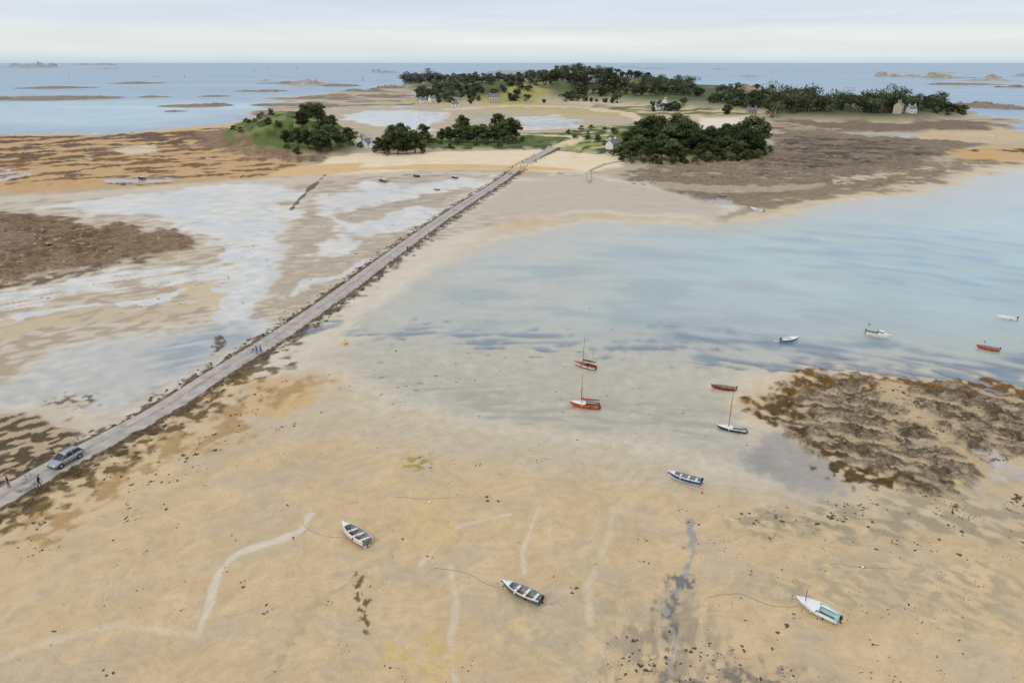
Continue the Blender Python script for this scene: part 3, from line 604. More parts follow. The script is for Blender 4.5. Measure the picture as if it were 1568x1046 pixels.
# ---------- vehicle ----------
def car(u,v,uv2):
    x,y=G(u,v);x2,y2=G(*uv2);hd=math.atan2(y2-y,x2-x);b=B()
    ms=[mat('silver_car_paint',A(172,176,180),.3,.04,2,metal=.5),MGl,MDk,mat('tyre',(.02,.02,.02),.9,.2),MAl,mat('headlight',(.7,.7,.68),.15,.05),mat('tail_light',(.4,.02,.02),.3,.05)]
    # (x, halfwidth, zbottom, zshoulder)
    S=[(-2.2,.72,.42,.82),(-2.12,.84,.32,.95),(-1.6,.9,.28,1.0),(-.5,.92,.26,.99),(.6,.92,.26,.97),(1.2,.91,.27,.93),(1.8,.87,.3,.84),(2.12,.78,.34,.74),(2.22,.66,.42,.64)]
    V=[];n=10
    for X_,hw,z0,z1 in S:
        for q in((-hw*.86,z0),(-hw,z0+.12),(-hw*1.0,(z0+z1)/2),(-hw*.97,z1-.08),(-hw*.86,z1),(hw*.86,z1),(hw*.97,z1-.08),(hw,(z0+z1)/2),(hw,z0+.12),(hw*.86,z0)): V.append((X_,q[0],q[1]))
    fs=[(i*n+j,i*n+(j+1)%n,(i+1)*n+(j+1)%n,(i+1)*n+j) for i in range(len(S)-1) for j in range(n)]
    fs+=[tuple(range(n-1,-1,-1)),tuple(range((len(S)-1)*n,len(S)*n))];b.add(V,fs,0)
    # greenhouse: glass band then roof
    lo=[(-2.02,.76,.97),(-.6,.8,.99),(.5,.8,.97),(1.12,.74,.93)];hi=[(-1.72,.62,1.45),(-.6,.66,1.52),(.1,.66,1.51),(.35,.62,1.46)]
    def ring(R,sgn): return [(a,-w_,z) for a,w_,z in R]+[(a,w_,z) for a,w_,z in reversed(R)]
    l_=ring(lo,1);h_=ring(hi,1);b.add(l_+h_,[(i,(i+1)%8,8+(i+1)%8,8+i) for i in range(8)],1,None,False)
    top=[(a*.97,w_*.9,z+.06) for a,w_,z in h_];b.add(h_+top,[(i,(i+1)%8,8+(i+1)%8,8+i) for i in range(8)]+[(8,9,10,11,12,13,14,15)],0)
    for i in range(8): b.tube([Vector(l_[i])*1.003,Vector(h_[i])*1.003],.035,0,None,5)
    for sgn in(-1,1):
        b.tube([(-1.6,sgn*.6,1.6),(.1,sgn*.62,1.62)],.02,2,None,5)
        for wx in(-1.35,1.35):
            R=[(wx,sgn*.72,.33),(wx,sgn*.76,.33),(wx,sgn*.93,.33),(wx,sgn*.95,.33)]
            b.tube(R,[.28,.33,.33,.3],3,None,20);b.tube([(wx,sgn*.94,.33),(wx,sgn*.965,.33)],[.2,.17],4,None,14)
            b.tube([(wx,sgn*.8,.36),(wx,sgn*.925,.36)],.385,2,None,20)
        b.box((1.0,sgn*.98,.98),(.14,.16,.12),0);b.box((2.08,sgn*.62,.68),(.2,.26,.13),5);b.box((-2.14,sgn*.7,.85),(.12,.2,.2),6)
    b.box((2.2,0,.48),(.08,.9,.14),2);b.box((-2.2,0,.55),(.04,.5,.12),5)
    b.obj('parked_car',ms,(x,y,.47),(0,0,hd))
car(103,712,(78,726))
# ---------- people ----------
Msk=mat('skin',A(205,160,130),.6,.05);Mhair=mat('hair',(.04,.025,.015),.7,.2);Msh=mat('shoes',(.05,.05,.05),.7,.1)
def person(x,y,z,hd,shirt,trou,ph=0.2,h=1.75,bend=0,armf=.1):
    sk=[(0,0,.96,.135),(0,.0+bend*.1,1.12,.12),(0,.02+bend*.25,1.32,.145),(0,bend*.33,1.47,.065),(0,.01+bend*.37,1.54,.055),(0,.025+bend*.4,1.63,.088),(0,.02+bend*.42,1.70,.078)]
    E=[(i,i+1) for i in range(6)];Vv=list(sk)
    def ch(root,pts):
        p=root
        for q in pts: Vv.append(q);E.append((p,len(Vv)-1));p=len(Vv)-1
        return p
    hands=[]
    for s_ in(-1,1):
        k=ph*s_;ch(0,[(s_*.1,0,.9,.1),(s_*.105,k*.55+.04,.5,.062),(s_*.11,k*1.0 - (.06 if k<0 else 0),.1+max(0,-k)*.15,.042),(s_*.12,k*1.0+.15,.04+max(0,-k)*.08,.035)])
        a=-k*.8+bend*.3
        hx,hy,hz=s_*.27,a*.9+armf,.86
        ch(2,[(s_*.19,bend*.26,1.42,.065),(s_*.245,a*.35+bend*.2,1.15,.046),(s_*.262,a*.75+armf*.7,.94,.03),(hx,hy,hz,.034)]);hands.append((s_,hx,hy,hz))
    for s_,hx,hy,hz in hands:
        for f in range(5):
            o=len(Vv);ln=(.05,.075,.085,.078,.06)[f];oy=(.045,.025,.008,-.01,-.027)[f]
            Vv.append((hx,hy+oy*.6,hz,.011));Vv.append((hx-s_*.006,hy+oy*(1.5 if f==0 else 1),hz-ln*.55,.01));Vv.append((hx-s_*.022,hy+oy*(1.5 if f==0 else 1),hz-ln,.008));E.extend([(o,o+1),(o+1,o+2)])
    me=bpy.data.meshes.new('p');me.from_pydata([v[:3] for v in Vv],E,[]);ob=bpy.data.objects.new('p',me);scene.collection.objects.link(ob)
    md=ob.modifiers.new('s','SKIN');me_l=me.skin_vertices[0].data
    for i,v in enumerate(Vv): me_l[i].radius=(v[3]*(1.25 if i in(0,1,2) else 1),v[3]*(.85 if i in(0,1,2) else 1))
    me_l[0].use_root=True
    nb=7+16
    for f in range(10):
        if nb+f*3<len(Vv): me_l[nb+f*3].use_root=True
    ob.modifiers.new('ss','SUBSURF').levels=1
    dg=bpy.context.evaluated_depsgraph_get();m2=bpy.data.meshes.new_from_object(ob.evaluated_get(dg))
    bpy.data.objects.remove(ob)
    vv=[tuple(v.co) for v in m2.vertices];ff=[tuple(p.vertices) for p in m2.polygons];b=B()
    b.add(vv,ff,0);b.m=[]
    for p in m2.polygons:
        c=p.center
        if c.z>1.5: k=2
        elif abs(c.x)>.2 and c.z<1.2: k=2
        elif c.z>.95: k=0
        elif c.z<.1: k=4
        else: k=1
        b.m.append(k)
    hy=.02+bend*.42
    b.ball((0,hy-.02,1.69),(.093,.1,.085),3,None,12,8)
    b.tube([(0,hy+.1,1.66),(0,hy+.125,1.625)],[.01,.016],2)
    for s_ in(-1,1): b.ball((s_*.09,hy,1.64),(.012,.02,.03),2,None,6,4);b.ball((s_*.033,hy+.088,1.655),.01,4,None,6,4)
    b.box((0,hy+.095,1.585),(.04,.01,.008),4)
    o=b.obj('person',[shirt,trou,Msk,Mhair,Msh],(x,y,z),(0,0,hd-math.pi/2));o.scale=(h/1.77,)*3
    return o
C=lambda n,c:mat(n,A(*c),.85,.15,6)
cBlue=C('blue_shirt',(70,110,165));cDen=C('denim',(60,75,105));cBlk=C('dark_jacket',(38,38,45));cRed=C('red_jacket',(150,50,50));cWh=C('white_shirt',(215,215,212));cTan=C('beige_trousers',(165,150,125))
def pp(u,v,hd,*a,**k):
    x,y=G(u,v,.45);return person(x,y,.47 if y<330 else .5+max(0,(y-330)/100)*1.8,hd,*a,**k)
up=math.radians(65)
pp(15,747,up+math.pi,cBlk,cDen,ph=.05)
pp(388,541,up,cWh,cDen,ph=.22);pp(394,543,up,cBlue,cBlk,ph=-.2);pp(400,542,up,cBlue,cDen,ph=.18)
pp(624,386,up,cBlk,cBlk,ph=.2);pp(629,388,up,cRed,cDen,ph=-.2)
pp(797,259,up+math.pi,cBlk,cDen,ph=.2);pp(801,258,up,cWh,cBlk,ph=-.15)
pp(61,746,up,cBlk,cBlk,ph=.12,bend=.5,armf=.2)
def bicycle(u,v,hd,lean):
    x,y=G(u,v,.45);b=B()
    for cx in(-.52,.52):
        b.tube([(cx+.33*math.cos(t),0,.34+.33*math.sin(t)) for t in np.linspace(0,2*math.pi,25)],.017,0,None,6)
        for k in range(8):
            t=k*math.pi/4;b.tube([(cx,0,.34),(cx+.32*math.cos(t),0,.34+.32*math.sin(t))],.004,2,None,3)
    A_,Bk,Hd,St=(0-.1,0,.3),(-.52,0,.34),(.38,0,.82),(-.2,0,.8)
    for p,q in((A_,Bk),(A_,Hd),(A_,St),(St,Bk),(St,Hd)): b.tube([p,q],.022,1,None,6)
    b.tube([(.52,0,.34),(.38,0,.82),(.34,0,.98)],.018,1,None,6);b.tube([(.28,-.28,1.0),(.36,-.2,1.0),(.34,0,.98),(.36,.2,1.0),(.28,.28,1.0)],.015,0)
    b.tube([St,(-.23,0,.95)],.015,2);b.ball((-.24,0,.97),(.14,.07,.035),0,None,10,5);b.tube([(-.1,-.1,.3),(-.1,.1,.3)],.08,2,None,10);b.box((-.02,.14,.2),(.1,.08,.03),0);b.box((-.18,-.14,.4),(.1,.08,.03),0)
    b.box((-.55,0,.74),(.34,.14,.03),2)
    o=b.obj('bicycle',[MDk,MAl,MAl],(x,y,.49));o.rotation_euler=Euler((math.radians(lean),0,hd),'XYZ')
bicycle(36,748,up-.6,80);bicycle(50,740,up+.5,80);bicycle(56,749,up-.2,8);bicycle(44,737,up,6)
# ---------- seaweed clumps and shore rocks ----------
def lumps(name,pts,m,flat=.35,jit=.5):
    V=[];Fq=[]
    for x,y,z,r in pts:
        n=9;o=len(V);a0=random.random()*6;el=random.uniform(.4,1);ca,sa=math.cos(a0),math.sin(a0)
        for ring,(rr,hz) in enumerate(((1,-.08),(.72,.55),(.3,.95))):
            for k in range(n):
                t=2*math.pi*k/n;q=rr*r*(1+random.uniform(-jit,jit));px,py=q*math.cos(t),q*math.sin(t)*el
                V.append((x+px*ca-py*sa,y+px*sa+py*ca,z+hz*r*flat*(1+random.uniform(-jit,jit)*.6)))
        for ring in range(2):
            for k in range(n): a=o+ring*n+k;b2=o+ring*n+(k+1)%n;Fq.append((a,b2,b2+n,a+n))
        Fq.append(tuple(o+2*n+k for k in range(n)))
    me=bpy.data.meshes.new(name);me.from_pydata(V,[],Fq);me.polygons.foreach_set('use_smooth',[jit<.25]*len(me.polygons))
    me.materials.append(m);ob=bpy.data.objects.new(name,me);scene.collection.objects.link(ob)
def scatter(polypx,n,rmin,rmax,nf=None,thr=-9,pw=2.5,clump=0):
    pl=[G(*p) for p in polypx];a=np.array(pl);X=rng.uniform(a[:,0].min(),a[:,0].max(),n*6);Y=rng.uniform(a[:,1].min(),a[:,1].max(),n*6)
    ok=dseg(X,Y,pl,True)>0
    if nf: ok&=fbm(X*nf,Y*nf,3,len(polypx)+n)>thr
    X=X[ok][:n];Y=Y[ok][:n]
    R=rmin+(rmax-rmin)*rng.random(len(X))**pw
    if clump:
        k=rng.integers(1,clump+1,len(X));X=np.repeat(X,k);Y=np.repeat(Y,k);R=np.repeat(R,k)
        X=X+rng.normal(size=len(X))*R*1.6;Y=Y+rng.normal(size=len(X))*R*1.6;R=R*rng.uniform(.4,1.05,len(X))
    Z=terrain(X,Y)['z']
    return list(zip(X.tolist(),Y.tolist(),Z.tolist(),R.tolist()))
MSW=mat('brown_seaweed',A(92,72,44),.7,.5,2,bump=.6)
MRK=mat('shore_rock_brown',A(158,140,114),.85,.55,1.2,bump=.9);MRK2=mat('weathered_shore_rock',A(166,140,114),.85,.5,.6,bump=.9)
FG=[(-100,830),(240,680),(440,590),(640,640),(1050,720),(1250,790),(1700,790),(1700,1120),(-200,1120)]
pts=scatter(FG,130,.07,.24,.12,.05,clump=4)
pts+=scatter(FG,90,.08,.32,clump=3)
pts+=scatter(FG,700,.03,.08,.1,0)
pts+=scatter([(20,800),(240,672),(440,570),(450,660),(250,790),(40,860)],130,.1,.42,.15,.1,clump=3)
pts+=scatter([(1100,800),(1250,760),(1700,760),(1700,860),(1250,850)],140,.08,.38,.2,0,clump=4)
pts+=scatter([(1000,780),(1700,760),(1700,1000),(1100,960)],500,.04,.12,.2,0)
pts+=scatter([(900,1100),(930,980),(1050,950),(1300,1060)],200,.05,.2,.3,0)
pts+=scatter([(560,500),(700,420),(1100,360),(1500,340),(1560,560),(1200,600),(600,620)],170,.12,.38)
pts+=scatter([(440,560),(700,560),(1160,600),(1180,700),(700,680)],160,.06,.2)
pts+=scatter([(20,470),(380,300),(740,280),(420,500),(200,500)],300,.12,.4,.05,.0)
for i in range(0,len(RC)-1):
    for sd in(-1,1):
        for q in range(2):
            if random.random()<.75:
                p=RC[i];d=RC[i+1]-p;d=d/(np.linalg.norm(d)+1e-9);o=sd*(2.4+random.random()**2*2.6)
                x,y=p[0]+d[1]*o,p[1]-d[0]*o;pts.append((x,y,None,random.uniform(.12,.5)))
fx=[i for i,p in enumerate(pts) if p[2] is None];Zs=terrain([pts[i][0] for i in fx],[pts[i][1] for i in fx])['z']
for i,z in zip(fx,Zs): pts[i]=(pts[i][0],pts[i][1],float(z)+.05,pts[i][3])
lumps('seaweed_clumps',pts,MSW,.25,.55)
RRs=[(1200,615),(1250,590),(1450,600),(1700,640),(1750,720),(1568,700),(1450,720),(1340,730),(1240,670)]
lumps('shore_rocks',scatter(RRs,520,.1,.6,.1,-.1,clump=3),MRK,.45,.4)
lumps('seaweed_clumps',scatter(RRs,180,.1,.45,.15,.1,clump=4),MSW,.3,.5)
lumps('shore_rocks',scatter([(-200,335),(100,342),(280,368),(200,388),(0,430),(-200,470)],380,.3,1.2,.05,-.1,clump=3),MRK2,.5,.4)
lumps('shore_rocks',scatter([(1175,215),(1400,220),(1430,262),(1240,298),(1100,312),(950,285),(1050,255)],260,.4,1.8,.02,-.1,clump=3),MRK,.35,.4)
lumps('shore_rocks',scatter([(-100,215),(340,200),(350,232),(200,242),(-100,262)],150,.5,2.0,.02,-.1,clump=3),MRK2,.35,.4)
# ---------- trees ----------
Mleaf=mat('pine_foliage',rough=.9,var=.3,vscale=.5,attr='lc',spec=.1);Mbark=mat('pine_bark',(.12,.085,.06),.95,.4,2)
Mfar=mat('distant_foliage',rough=.9,var=.3,vscale=.06,attr='lc',spec=.05)
def leaves(cs,cnt,sz,base,r_):
    """cs: list of (centre, radii, tone); returns verts(n*4,3), colours"""
    VV=[];CC=[]
    for c,R,tone in cs:
        n=cnt;d=r_.normal(size=(n,3));d/=np.linalg.norm(d,axis=1)[:,None];q=r_.uniform(.5,1.12,n)**.6
        p=np.array(c)+d*np.array(R)*q[:,None]*(1+.25*np.sin(d[:,0:1]*7+c[0])*np.cos(d[:,1:2]*6+c[1]))
        nn=d+r_.normal(size=(n,3))*.6+np.array([0,0,.3]);nn/=np.linalg.norm(nn,axis=1)[:,None]
        a=np.cross(nn,r_.normal(size=(n,3)));a/=np.linalg.norm(a,axis=1)[:,None]+1e-9;b=np.cross(nn,a)
        s=sz*r_.uniform(.5,1.3,n)[:,None]
        VV.append(np.stack([p-a*s,p-b*s*.6,p+a*s,p+b*s*.6],1).reshape(-1,3))
        t=(tone*r_.uniform(.6,1.45,n))[:,None]*np.array(base)*np.array([1,1,1])+(r_.random(n)<.08)[:,None]*np.array([.02,.012,0])
        CC.append(np.repeat(t,4,axis=0))
    return np.concatenate(VV),np.concatenate(CC)
def tree_mesh(seed,Ht,kind):
    r_=np.random.default_rng(seed);rd=random.Random(seed);b=B();cs=[]
    lean=(rd.uniform(-.08,.08)*Ht,rd.uniform(-.08,.08)*Ht)
    tp=.74 if kind=='umb' else .8;tr=[(lean[0]*t*t,lean[1]*t*t,Ht*t*tp) for t in (0,.25,.5,.75,1)]
    b.tube([(p[0],p[1],p[2]-(.6 if i==0 else 0)) for i,p in enumerate(tr)],[Ht*.03,Ht*.024,.018*Ht,.013*Ht,.007*Ht],0,None,8)
    nl=rd.randint(10,13)
    lo={'umb':.34,'round':.14,'bush':.1}[kind];spread={'umb':.4,'round':.36,'bush':.5}[kind]
    for i in range(nl):
        t=lo+(tp-lo)*(i+.5)/nl;a=i*2.4+rd.uniform(-.5,.5);f=(t-lo)/(tp-lo)
        prof=(1-.5*f*f) if kind!='umb' else (.75+.35*math.sin(f*2.6));R=Ht*spread*prof*rd.uniform(.5,1.1)
        base=Vector((lean[0]*t*t,lean[1]*t*t,Ht*t*.92));end=base+Vector((math.cos(a)*R,math.sin(a)*R,Ht*rd.uniform(.04,.16)))
        mid=(base+end)/2+Vector((0,0,-Ht*.02));b.tube([base,mid,end],[Ht*.011,Ht*.008,Ht*.004],0,None,5)
        lr_=Ht*rd.uniform(.10,.17);cs.append((end,(lr_*rd.uniform(1,1.35),lr_*rd.uniform(1,1.35),lr_*.62),rd.uniform(.6,1.55)))
        if rd.random()<.7: cs.append((mid+Vector((rd.uniform(-1,1),rd.uniform(-1,1),Ht*.05)),(lr_*.9,lr_*.9,lr_*.6),rd.uniform(.5,1.1)))
    for k in range(2): cs.append(((lean[0]+rd.uniform(-.1,.1)*Ht,lean[1]+rd.uniform(-.1,.1)*Ht,Ht*(tp+rd.uniform(.04,.12))),(Ht*.15,Ht*.15,Ht*.09),1.3))
    nt0=len(b.v);cols=np.tile([.1,.08,.05],(nt0,1))
    base={'umb':(.052,.066,.028),'round':(.058,.074,.03),'bush':(.08,.098,.036)}[kind]
    V,Cc=leaves(cs,230,Ht*.028,base,r_)
    me=bpy.data.meshes.new('tree');n=len(V)//4
    me.from_pydata(b.v+V.tolist(),[],b.f+[(nt0+4*i,nt0+4*i+1,nt0+4*i+2,nt0+4*i+3) for i in range(n)])
    me.materials.append(Mbark);me.materials.append(Mleaf);me.polygons.foreach_set('material_index',[0]*len(b.f)+[1]*n)
    addcol(me,'lc',np.concatenate([cols,Cc]));me.update();return me
TM={k:[tree_mesh(10+i+ {'umb':0,'round':20,'bush':40}[k],12 if k!='bush' else 5,k) for i in range(6)] for k in('umb','round','bush')}
def trees(name,lst,kind):
    q=np.array([G(u,v) for u,v,h in lst]);Z=terrain(q[:,0],q[:,1])['z']
    for (u,v,h),(x,y),z in zip(lst,q,Z):
        h*=random.uniform(.78,1.22)
        o=bpy.data.objects.new(name,random.choice(TM[kind]));s=h/(12 if kind!='bush' else 5)
        o.scale=(s*random.uniform(.9,1.25),s*random.uniform(.9,1.25),s);o.rotation_euler=(0,0,random.random()*6.28);o.location=(x,y,max(z,0)-.2)
        scene.collection.objects.link(o)
R=random.uniform
trees('pine_tree',[(443,234,10),(458,237,12),(474,239,11),(492,240,12),(508,238,13),(522,235,11),(536,230,9),(466,226,11),(490,222,12),(512,220,10),(480,212,12),(490,210,10),(470,214,9),(500,228,12)],'round')
trees('pine_tree',[(584,238,10),(597,239,12),(610,240,14),(623,239,13),(636,238,12),(603,234,14),(618,233,13),(645,235,8)],'round')
trees('pine_tree',[(676,225,8),(690,225,10),(702,224,12),(716,225,10),(730,224,12),(744,225,13),(757,224,12),(771,224,14),(784,223,13),(710,220,13),(740,219,11),(765,219,14),(778,220,12),(650,222,10),(655,229,7)],'round')
trees('pine_tree',[(952,246,10),(965,248,11),(980,249,12),(996,250,13),(1012,250,11),(1028,251,12),(1040,252,10),(985,238,16),(1003,240,17),(1022,241,17),(1042,240,17),(1056,243,14),(1013,230,18),(1035,230,17),(975,228,17),(960,238,13)],'round')
trees('pine_tree',[(1078,247,12),(1096,249,10),(1110,247,14),(1127,248,12),(1141,245,17),(1154,243,14),(1085,237,16),(1107,234,14),(1135,233,19),(1150,236,18),(1120,241,13),(1066,246,13)],'umb')
trees('pine_tree',[(1072,248,8),(1104,249,8),(1134,248,9),(1160,242,8),(1098,240,11),(1060,238,14)],'round')
trees('shrub',[(u,v+R(-1,1),R(3,5)) for u,v in [(440,238),(455,241),(540,232),(552,234),(372,226),(360,218),(385,216),(575,238),(592,241),(648,238),(668,226),(800,223),(880,219),(900,214),(915,225),(925,230),(940,243),(952,250),(968,252),(1050,254),(1064,254),(1080,252),(1100,252),(1160,247),(1170,243),(1178,238),(1165,236),(905,205),(925,205),(890,208),(870,212),(1060,232),(700,228),(730,229),(1010,254),(1030,255),(1120,251),(1140,250),(985,253),(1000,254),(940,212),(955,215),(900,222),(500,232),(540,222),(420,214),(400,211),(675,229),(690,230),(745,229),(765,229),(785,227),(395,222),(415,224),(430,226),(405,205),(380,208),(1078,250),(1088,251),(1130,250),(1150,249)]],'bush')
# far woods: one object per wood
def wood(name,lst,base=(.05,.062,.034),hs=1.0,sz=1.1,thin=-9):
    q=np.array([G(u,v) for u,v,h in lst]);
    keep=fbm(q[:,0]*.012,q[:,1]*.006,3,91)>thin
    lst=[l for l,k in zip(lst,keep) if k];q=q[keep]
    Z=terrain(q[:,0],q[:,1])['z'];cs=[];bk=B();r_=np.random.default_rng(len(lst))
    for (u,v,h),(x,y),z in zip(lst,q,Z):
        h*=hs*(1 if random.random()<.8 else 1.3)
        z=max(z,0);bk.tube([(x,y,z-.5),(x+.3,y,z+h*.7)],[h*.03,h*.012],0,None,5);tn=random.uniform(.55,1.7)
        for k in range(7):
            a=random.random()*6.28;rr=h*R(.1,.42);lr_=h*R(.12,.2);cs.append(((x+math.cos(a)*rr,y+math.sin(a)*rr,z+h*(.9-.6*(rr/h)-R(0,.3))),(lr_*1.35,lr_*1.35,lr_*.75),tn*R(.7,1.3)))
        cs.append(((x,y,z+h*.32),(h*.3,h*.3,h*.32),tn*.8))
    V,Cc=leaves(cs,46,sz,base,r_);nt0=len(bk.v);n=len(V)//4
    me=bpy.data.meshes.new(name);me.from_pydata(bk.v+V.tolist(),[],bk.f+[(nt0+4*i,nt0+4*i+1,nt0+4*i+2,nt0+4*i+3) for i in range(n)])
    me.materials.append(Mbark);me.materials.append(Mfar);me.polygons.foreach_set('material_index',[0]*len(bk.f)+[1]*n)
    addcol(me,'lc',np.concatenate([np.tile([.1,.08,.05],(nt0,1)),Cc]));o=bpy.data.objects.new(name,me);scene.collection.objects.link(o)
wood('distant_woodland',[(R(1175,1240),R(171,184),R(14,23)) for i in range(36)]+[(R(1240,1335),R(171,185),R(10,20)) for i in range(48)]+[(R(1325,1385),R(171,187),R(10,19)) for i in range(38)]+[(R(1390,1440),R(173,187),R(9,16)) for i in range(28)]+[(R(1430,1485),R(176,185),R(5,9)) for i in range(20)],(.056,.068,.036),1.08,.85,-.42)
wood('distant_woodland',[(R(985,1060),R(146,160),R(12,22)) for i in range(50)]+[(R(1060,1130),R(156,170),R(7,13)) for i in range(40)]+[(R(1110,1185),R(162,174),R(7,13)) for i in range(36)]+[(R(1000,1170),R(164,174),R(4,8)) for i in range(50)]+[(R(1090,1180),R(148,155),R(8,12)) for i in range(20)]+[(R(1108,1120),178,R(7,9)) for i in range(3)],(.066,.08,.045),1.1,.95,-.42)
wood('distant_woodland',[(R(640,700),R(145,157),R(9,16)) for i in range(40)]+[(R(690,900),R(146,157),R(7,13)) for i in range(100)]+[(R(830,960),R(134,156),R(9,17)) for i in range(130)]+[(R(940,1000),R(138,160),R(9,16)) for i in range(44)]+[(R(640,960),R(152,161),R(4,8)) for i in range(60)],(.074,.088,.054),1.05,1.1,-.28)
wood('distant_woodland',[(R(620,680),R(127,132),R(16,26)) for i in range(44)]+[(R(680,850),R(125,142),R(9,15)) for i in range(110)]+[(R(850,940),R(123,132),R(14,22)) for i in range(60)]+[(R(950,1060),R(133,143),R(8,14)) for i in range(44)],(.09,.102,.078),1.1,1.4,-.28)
# ---------- houses ----------
Mwall=mat('white_render',A(244,242,236),.8,.06);Mslate=mat('slate_roof',A(112,116,124),.6,.25,1.5);Mgr=mat('granite_wall',A(206,194,172),.85,.25,2)
def house(u,v,w,d,h,rot,wall=Mwall,ch=2):
    x,y=G(u,v);z=max(gz(x,y),0);b=B();rh=d*.42
    b.box((0,0,h/2-.5),(w,d,h+1),0);b.add([(-w/2,-d/2,h),(-w/2,d/2,h),(-w/2,0,h+rh),(w/2,-d/2,h),(w/2,d/2,h),(w/2,0,h+rh)],[(0,2,1),(3,4,5)],0,None,False)
    e=.35
    for s_ in(-1,1):
        b.add([(-w/2-e,s_*(d/2+e),h-.2),(w/2+e,s_*(d/2+e),h-.2),(w/2+e,0,h+rh+.12),(-w/2-e,0,h+rh+.12),(-w/2-e,s_*(d/2+e),h-.38),(w/2+e,s_*(d/2+e),h-.38),(w/2+e,0,h+rh-.06),(-w/2-e,0,h+rh-.06)],[(0,1,2,3),(4,5,6,7),(0,1,5,4),(0,3,7,4),(1,2,6,5)],1,None,False)
    for c in ([-w/2+.5,w/2-.5][:ch]): b.box((c,0,h+rh+.5),(.7,1.0,1.6),0);b.box((c,0,h+rh+1.35),(.5,.7,.2),3)
    n=max(2,int(w/3));
    for s_ in(-1,1):
        for fl in range(max(1,int(h/2.7))):
            for i in range(n):
                xx=-w/2+w*(i+.5)/n
                if fl==0 and i==n//2: b.box((xx,s_*(d/2+.02),1.0),(1.0,.1,2.1),3)
                else: b.box((xx,s_*(d/2+.02),1.5+fl*2.7),(1.0,.1,1.2),2);b.box((xx,s_*(d/2+.05),.85+fl*2.7),(1.2,.16,.1),0)
    b.obj('house',[wall,Mslate,MGl,MBl],(x,y,z),(0,0,rot))
house(563,228,8,5.5,3.4,1.2);house(553,224,5,5,3.4,1.3,ch=1);house(572,229,5,4.5,2.8,1.4,ch=1);house(937,236,7,5,3.2,.9);house(757,160,13,9,8,.1,Mgr);house(697,165,8,6,3,.2);house(1018,167,8,7,7,1.1);house(1008,170,8,6,3,.2);house(1372,186,9,7,8,.9,Mgr);house(1392,186,7,6,4,.2);house(648,160,8,6,4,.4);house(1150,177,9,6,3.2,.1,Mgr)
house(905,150,10,7,6,.2);house(662,158,9,6,5,.8)
# sea wall and slipway
def wallob(pts,h,t):
    b=B();C_=[G(*p) for p in pts]
    for (x0,y0),(x1,y1) in zip(C_[:-1],C_[1:]):
        L=math.hypot(x1-x0,y1-y0);n=max(1,int(L/2))
        for i in range(n):
            f=(i+.5)/n;M=Matrix.Translation((x0+(x1-x0)*f,y0+(y1-y0)*f,h/2))@Matrix.Rotation(math.atan2(y1-y0,x1-x0),4,'Z')
            b.box((0,0,-.2+R(-.05,.05)),(L/n-.02,t+R(-.1,.1),h+.4),0,M,1,.8)
    b.obj('stone_sea_wall',[Mgr])
wallob([(902,281),(902,266),(925,256),(958,250)],1.7,1.4);wallob([(655,236),(720,234),(800,233)],1.7,.8)
# ---------- islets and reefs ----------
Mil=mat('islet_rock',A(172,158,140),.95,.35,.05,bump=.4);Mil2=mat('hazy_islet_rock',A(158,166,172),.95,.12,.02);MilG=mat('reef_rock',A(140,126,106),.95,.4,.08);MilV=mat('knoll_rock_and_gorse',A(156,140,108),.95,.55,.1,bump=.4)  # far islets: distance haze painted into the pale blue-grey rock colour
def islet(u,v,wpx,hpx,m,peaks=3,aspect=.35,name='rocky_islet',rn=.7,zb=0):
    x,y=G(u,v);dd=math.hypot(x,y);depth=y*cP+H*sP;w=wpx/F*depth/2;hh=hpx/F*depth
    nx,ny=56,16;r_=random.Random(int(u*7+v));pk=[(r_.uniform(-.7,.7),r_.uniform(.12,.35),r_.uniform(.4,.9)) for i in range(peaks)]
    a=np.linspace(-1,1,nx);bq=np.linspace(-1,1,ny);AA,BB=np.meshgrid(a,bq)
    env=np.clip(1-AA**2-BB**2,0,1)**.6;top=sum(k*np.exp(-((AA-c)/s_)**2) for c,s_,k in pk);top=np.clip(top,0,1.0)
    nz=fbm(AA.ravel()*5+u,BB.ravel()*3+v,4,3).reshape(AA.shape)
    Z=(env*(.25+.75*top)*(1+rn*nz))*hh-.6*(env<.02)-.15+zb
    V=np.stack([x+AA*w*(1+.1*nz),y+BB*w*aspect,Z],-1).reshape(-1,3)
    i2=np.arange(ny-1)[:,None]*nx+np.arange(nx-1)[None];q=np.stack([i2,i2+1,i2+1+nx,i2+nx],-1).reshape(-1,4)
    mk(name,V,q,[m],False)
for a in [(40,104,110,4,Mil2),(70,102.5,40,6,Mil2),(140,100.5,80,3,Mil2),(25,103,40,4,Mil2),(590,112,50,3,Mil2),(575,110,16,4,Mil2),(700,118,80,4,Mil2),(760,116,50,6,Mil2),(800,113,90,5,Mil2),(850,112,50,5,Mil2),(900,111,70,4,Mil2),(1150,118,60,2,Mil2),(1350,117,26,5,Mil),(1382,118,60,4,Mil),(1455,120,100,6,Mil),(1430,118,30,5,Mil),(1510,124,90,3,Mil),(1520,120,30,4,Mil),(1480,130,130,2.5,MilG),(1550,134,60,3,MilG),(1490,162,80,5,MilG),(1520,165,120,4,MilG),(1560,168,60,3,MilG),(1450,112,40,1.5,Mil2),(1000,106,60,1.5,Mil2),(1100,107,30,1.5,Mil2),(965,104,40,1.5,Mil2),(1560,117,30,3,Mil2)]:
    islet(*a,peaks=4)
islet(1145,157,60,20,MilV,peaks=9,aspect=.9,name='rocky_knoll',rn=.3,zb=3)
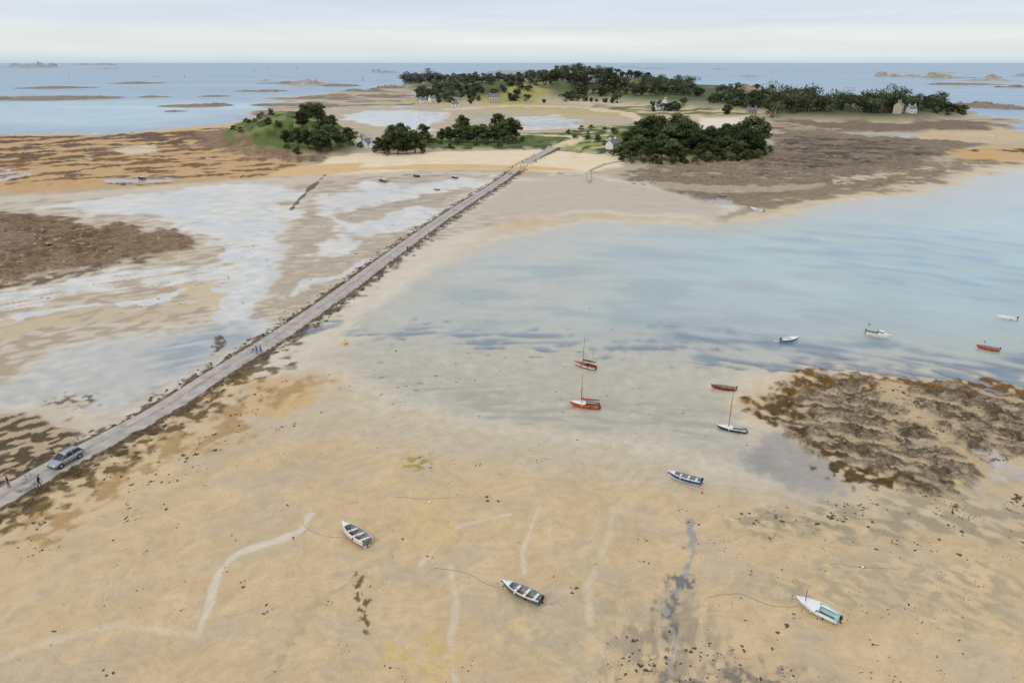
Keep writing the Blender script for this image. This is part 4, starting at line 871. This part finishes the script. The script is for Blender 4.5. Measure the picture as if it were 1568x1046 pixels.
for a in [(85,135,130,1.6,MilG),(210,128,90,1.6,MilG),(80,151,220,2,MilG),(140,150,100,2,MilG),(300,162.5,120,2.4,MilG),(325,161,60,2.4,MilG),(270,171,40,1.5,MilG),(10,151,60,2,MilG),(430,128,80,2,MilG),(475,130,90,4,Mil),(470,126,30,3,Mil2),(520,132,70,2.5,MilG),(405,124,20,1.5,Mil2),(235,149,60,1.5,MilG),(560,140,80,3,MilG),(600,136,60,4,MilG),(590,147,100,2,MilG),(500,150,110,1.5,MilG),(470,161,120,1.5,MilG),(575,156,110,1.5,MilG),(160,106,60,1,Mil2),(240,118,20,1,Mil2),(400,140,90,1.4,MilG),(330,148,60,1.2,MilG)]:
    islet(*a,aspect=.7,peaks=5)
# channel beacons
for u,v,hh in ((283,119,9),(390,110,9),(412,106,9),(455,108,10),(485,126,10),(556,124,9),(106,116,8),(1400,118,9),(1180,112,9),(715,111,10)):
    x,y=G(u,v);dp=y*cP+H*sP;s_=max(1,dp/3000);b=B();b.tube([(0,0,-1),(0,0,hh*.7*s_)],[.9*s_,.5*s_],0);b.ball((0,0,hh*.8*s_),.9*s_,0);b.tube([(0,0,hh*.85*s_),(0,0,hh*s_)],[.6*s_,.1],0);b.obj('channel_beacon',[MDk],(x,y,0))
# ---------- light ----------
w=bpy.data.worlds.new('World');scene.world=w;w.use_nodes=True;nt=w.node_tree;nt.nodes.clear();N=NT(nt)
sky=N.n('ShaderNodeTexSky',sky_type='NISHITA');sky.sun_disc=False;sky.sun_elevation=math.radians(48);sky.sun_rotation=math.radians(215);sky.dust_density=2
bg1=N.n('ShaderNodeBackground');bg1.inputs[1].default_value=.1;N.l(sky.outputs[0],bg1.inputs[0])
tc=N.n('ShaderNodeTexCoord');sx=N.n('ShaderNodeSeparateXYZ');N.l(tc.outputs['Generated'],sx.inputs[0])
mp=N.n('ShaderNodeMapping');mp.inputs['Scale'].default_value=(1.5,1.5,26);N.l(tc.outputs['Generated'],mp.inputs[0])
nz=N.noise(mp.outputs[0],2.2,6,.55,.3)
rp=N.n('ShaderNodeValToRGB');e=rp.color_ramp.elements
def le(c,k=1): return (*[x*k for x in lin(c)],1)
stops=[(0,(206,222,236),1),(.008,(226,236,238),1),(.026,(242,244,240),1),(.045,(228,235,243),1),(.08,(216,228,244),1),(.3,(226,233,244),1),(1,(240,242,248),1.35)]
e[0].position=0;e[0].color=le(stops[0][1]);e[1].position=1;e[1].color=le(stops[-1][1],1.3)
for p_,c_,k_ in stops[1:-1]:
    q=e.new(p_);q.color=le(c_,k_)
N.l(sx.outputs[2],rp.inputs[0])
cm=N.mix(1,rp.outputs[0],N.mr(nz,.3,.7,.93,1.05),'MULTIPLY')
bg2=N.n('ShaderNodeBackground');N.l(cm,bg2.inputs[0]);bg2.inputs[1].default_value=1.0
mx=N.n('ShaderNodeMixShader');mx.inputs[0].default_value=.9;N.l(bg1.outputs[0],mx.inputs[1]);N.l(bg2.outputs[0],mx.inputs[2])
wo=N.n('ShaderNodeOutputWorld');N.l(mx.outputs[0],wo.inputs[0])
sl=bpy.data.lights.new('sun','SUN');sl.energy=1.1;sl.angle=math.radians(14);sl.color=(1,.98,.94);so=bpy.data.objects.new('sun',sl)
so.rotation_euler=(math.radians(42),0,math.radians(-35));scene.collection.objects.link(so)
cam=bpy.data.cameras.new('camera');cam.lens=24;cam.sensor_width=36;cam.clip_end=200000;co=bpy.data.objects.new('camera',cam);co.location=(0,0,H);co.rotation_euler=(math.pi/2-PIT,0,0)
scene.collection.objects.link(co);scene.camera=co
scene.view_settings.view_transform='Standard';scene.view_settings.look='None';scene.view_settings.exposure=0
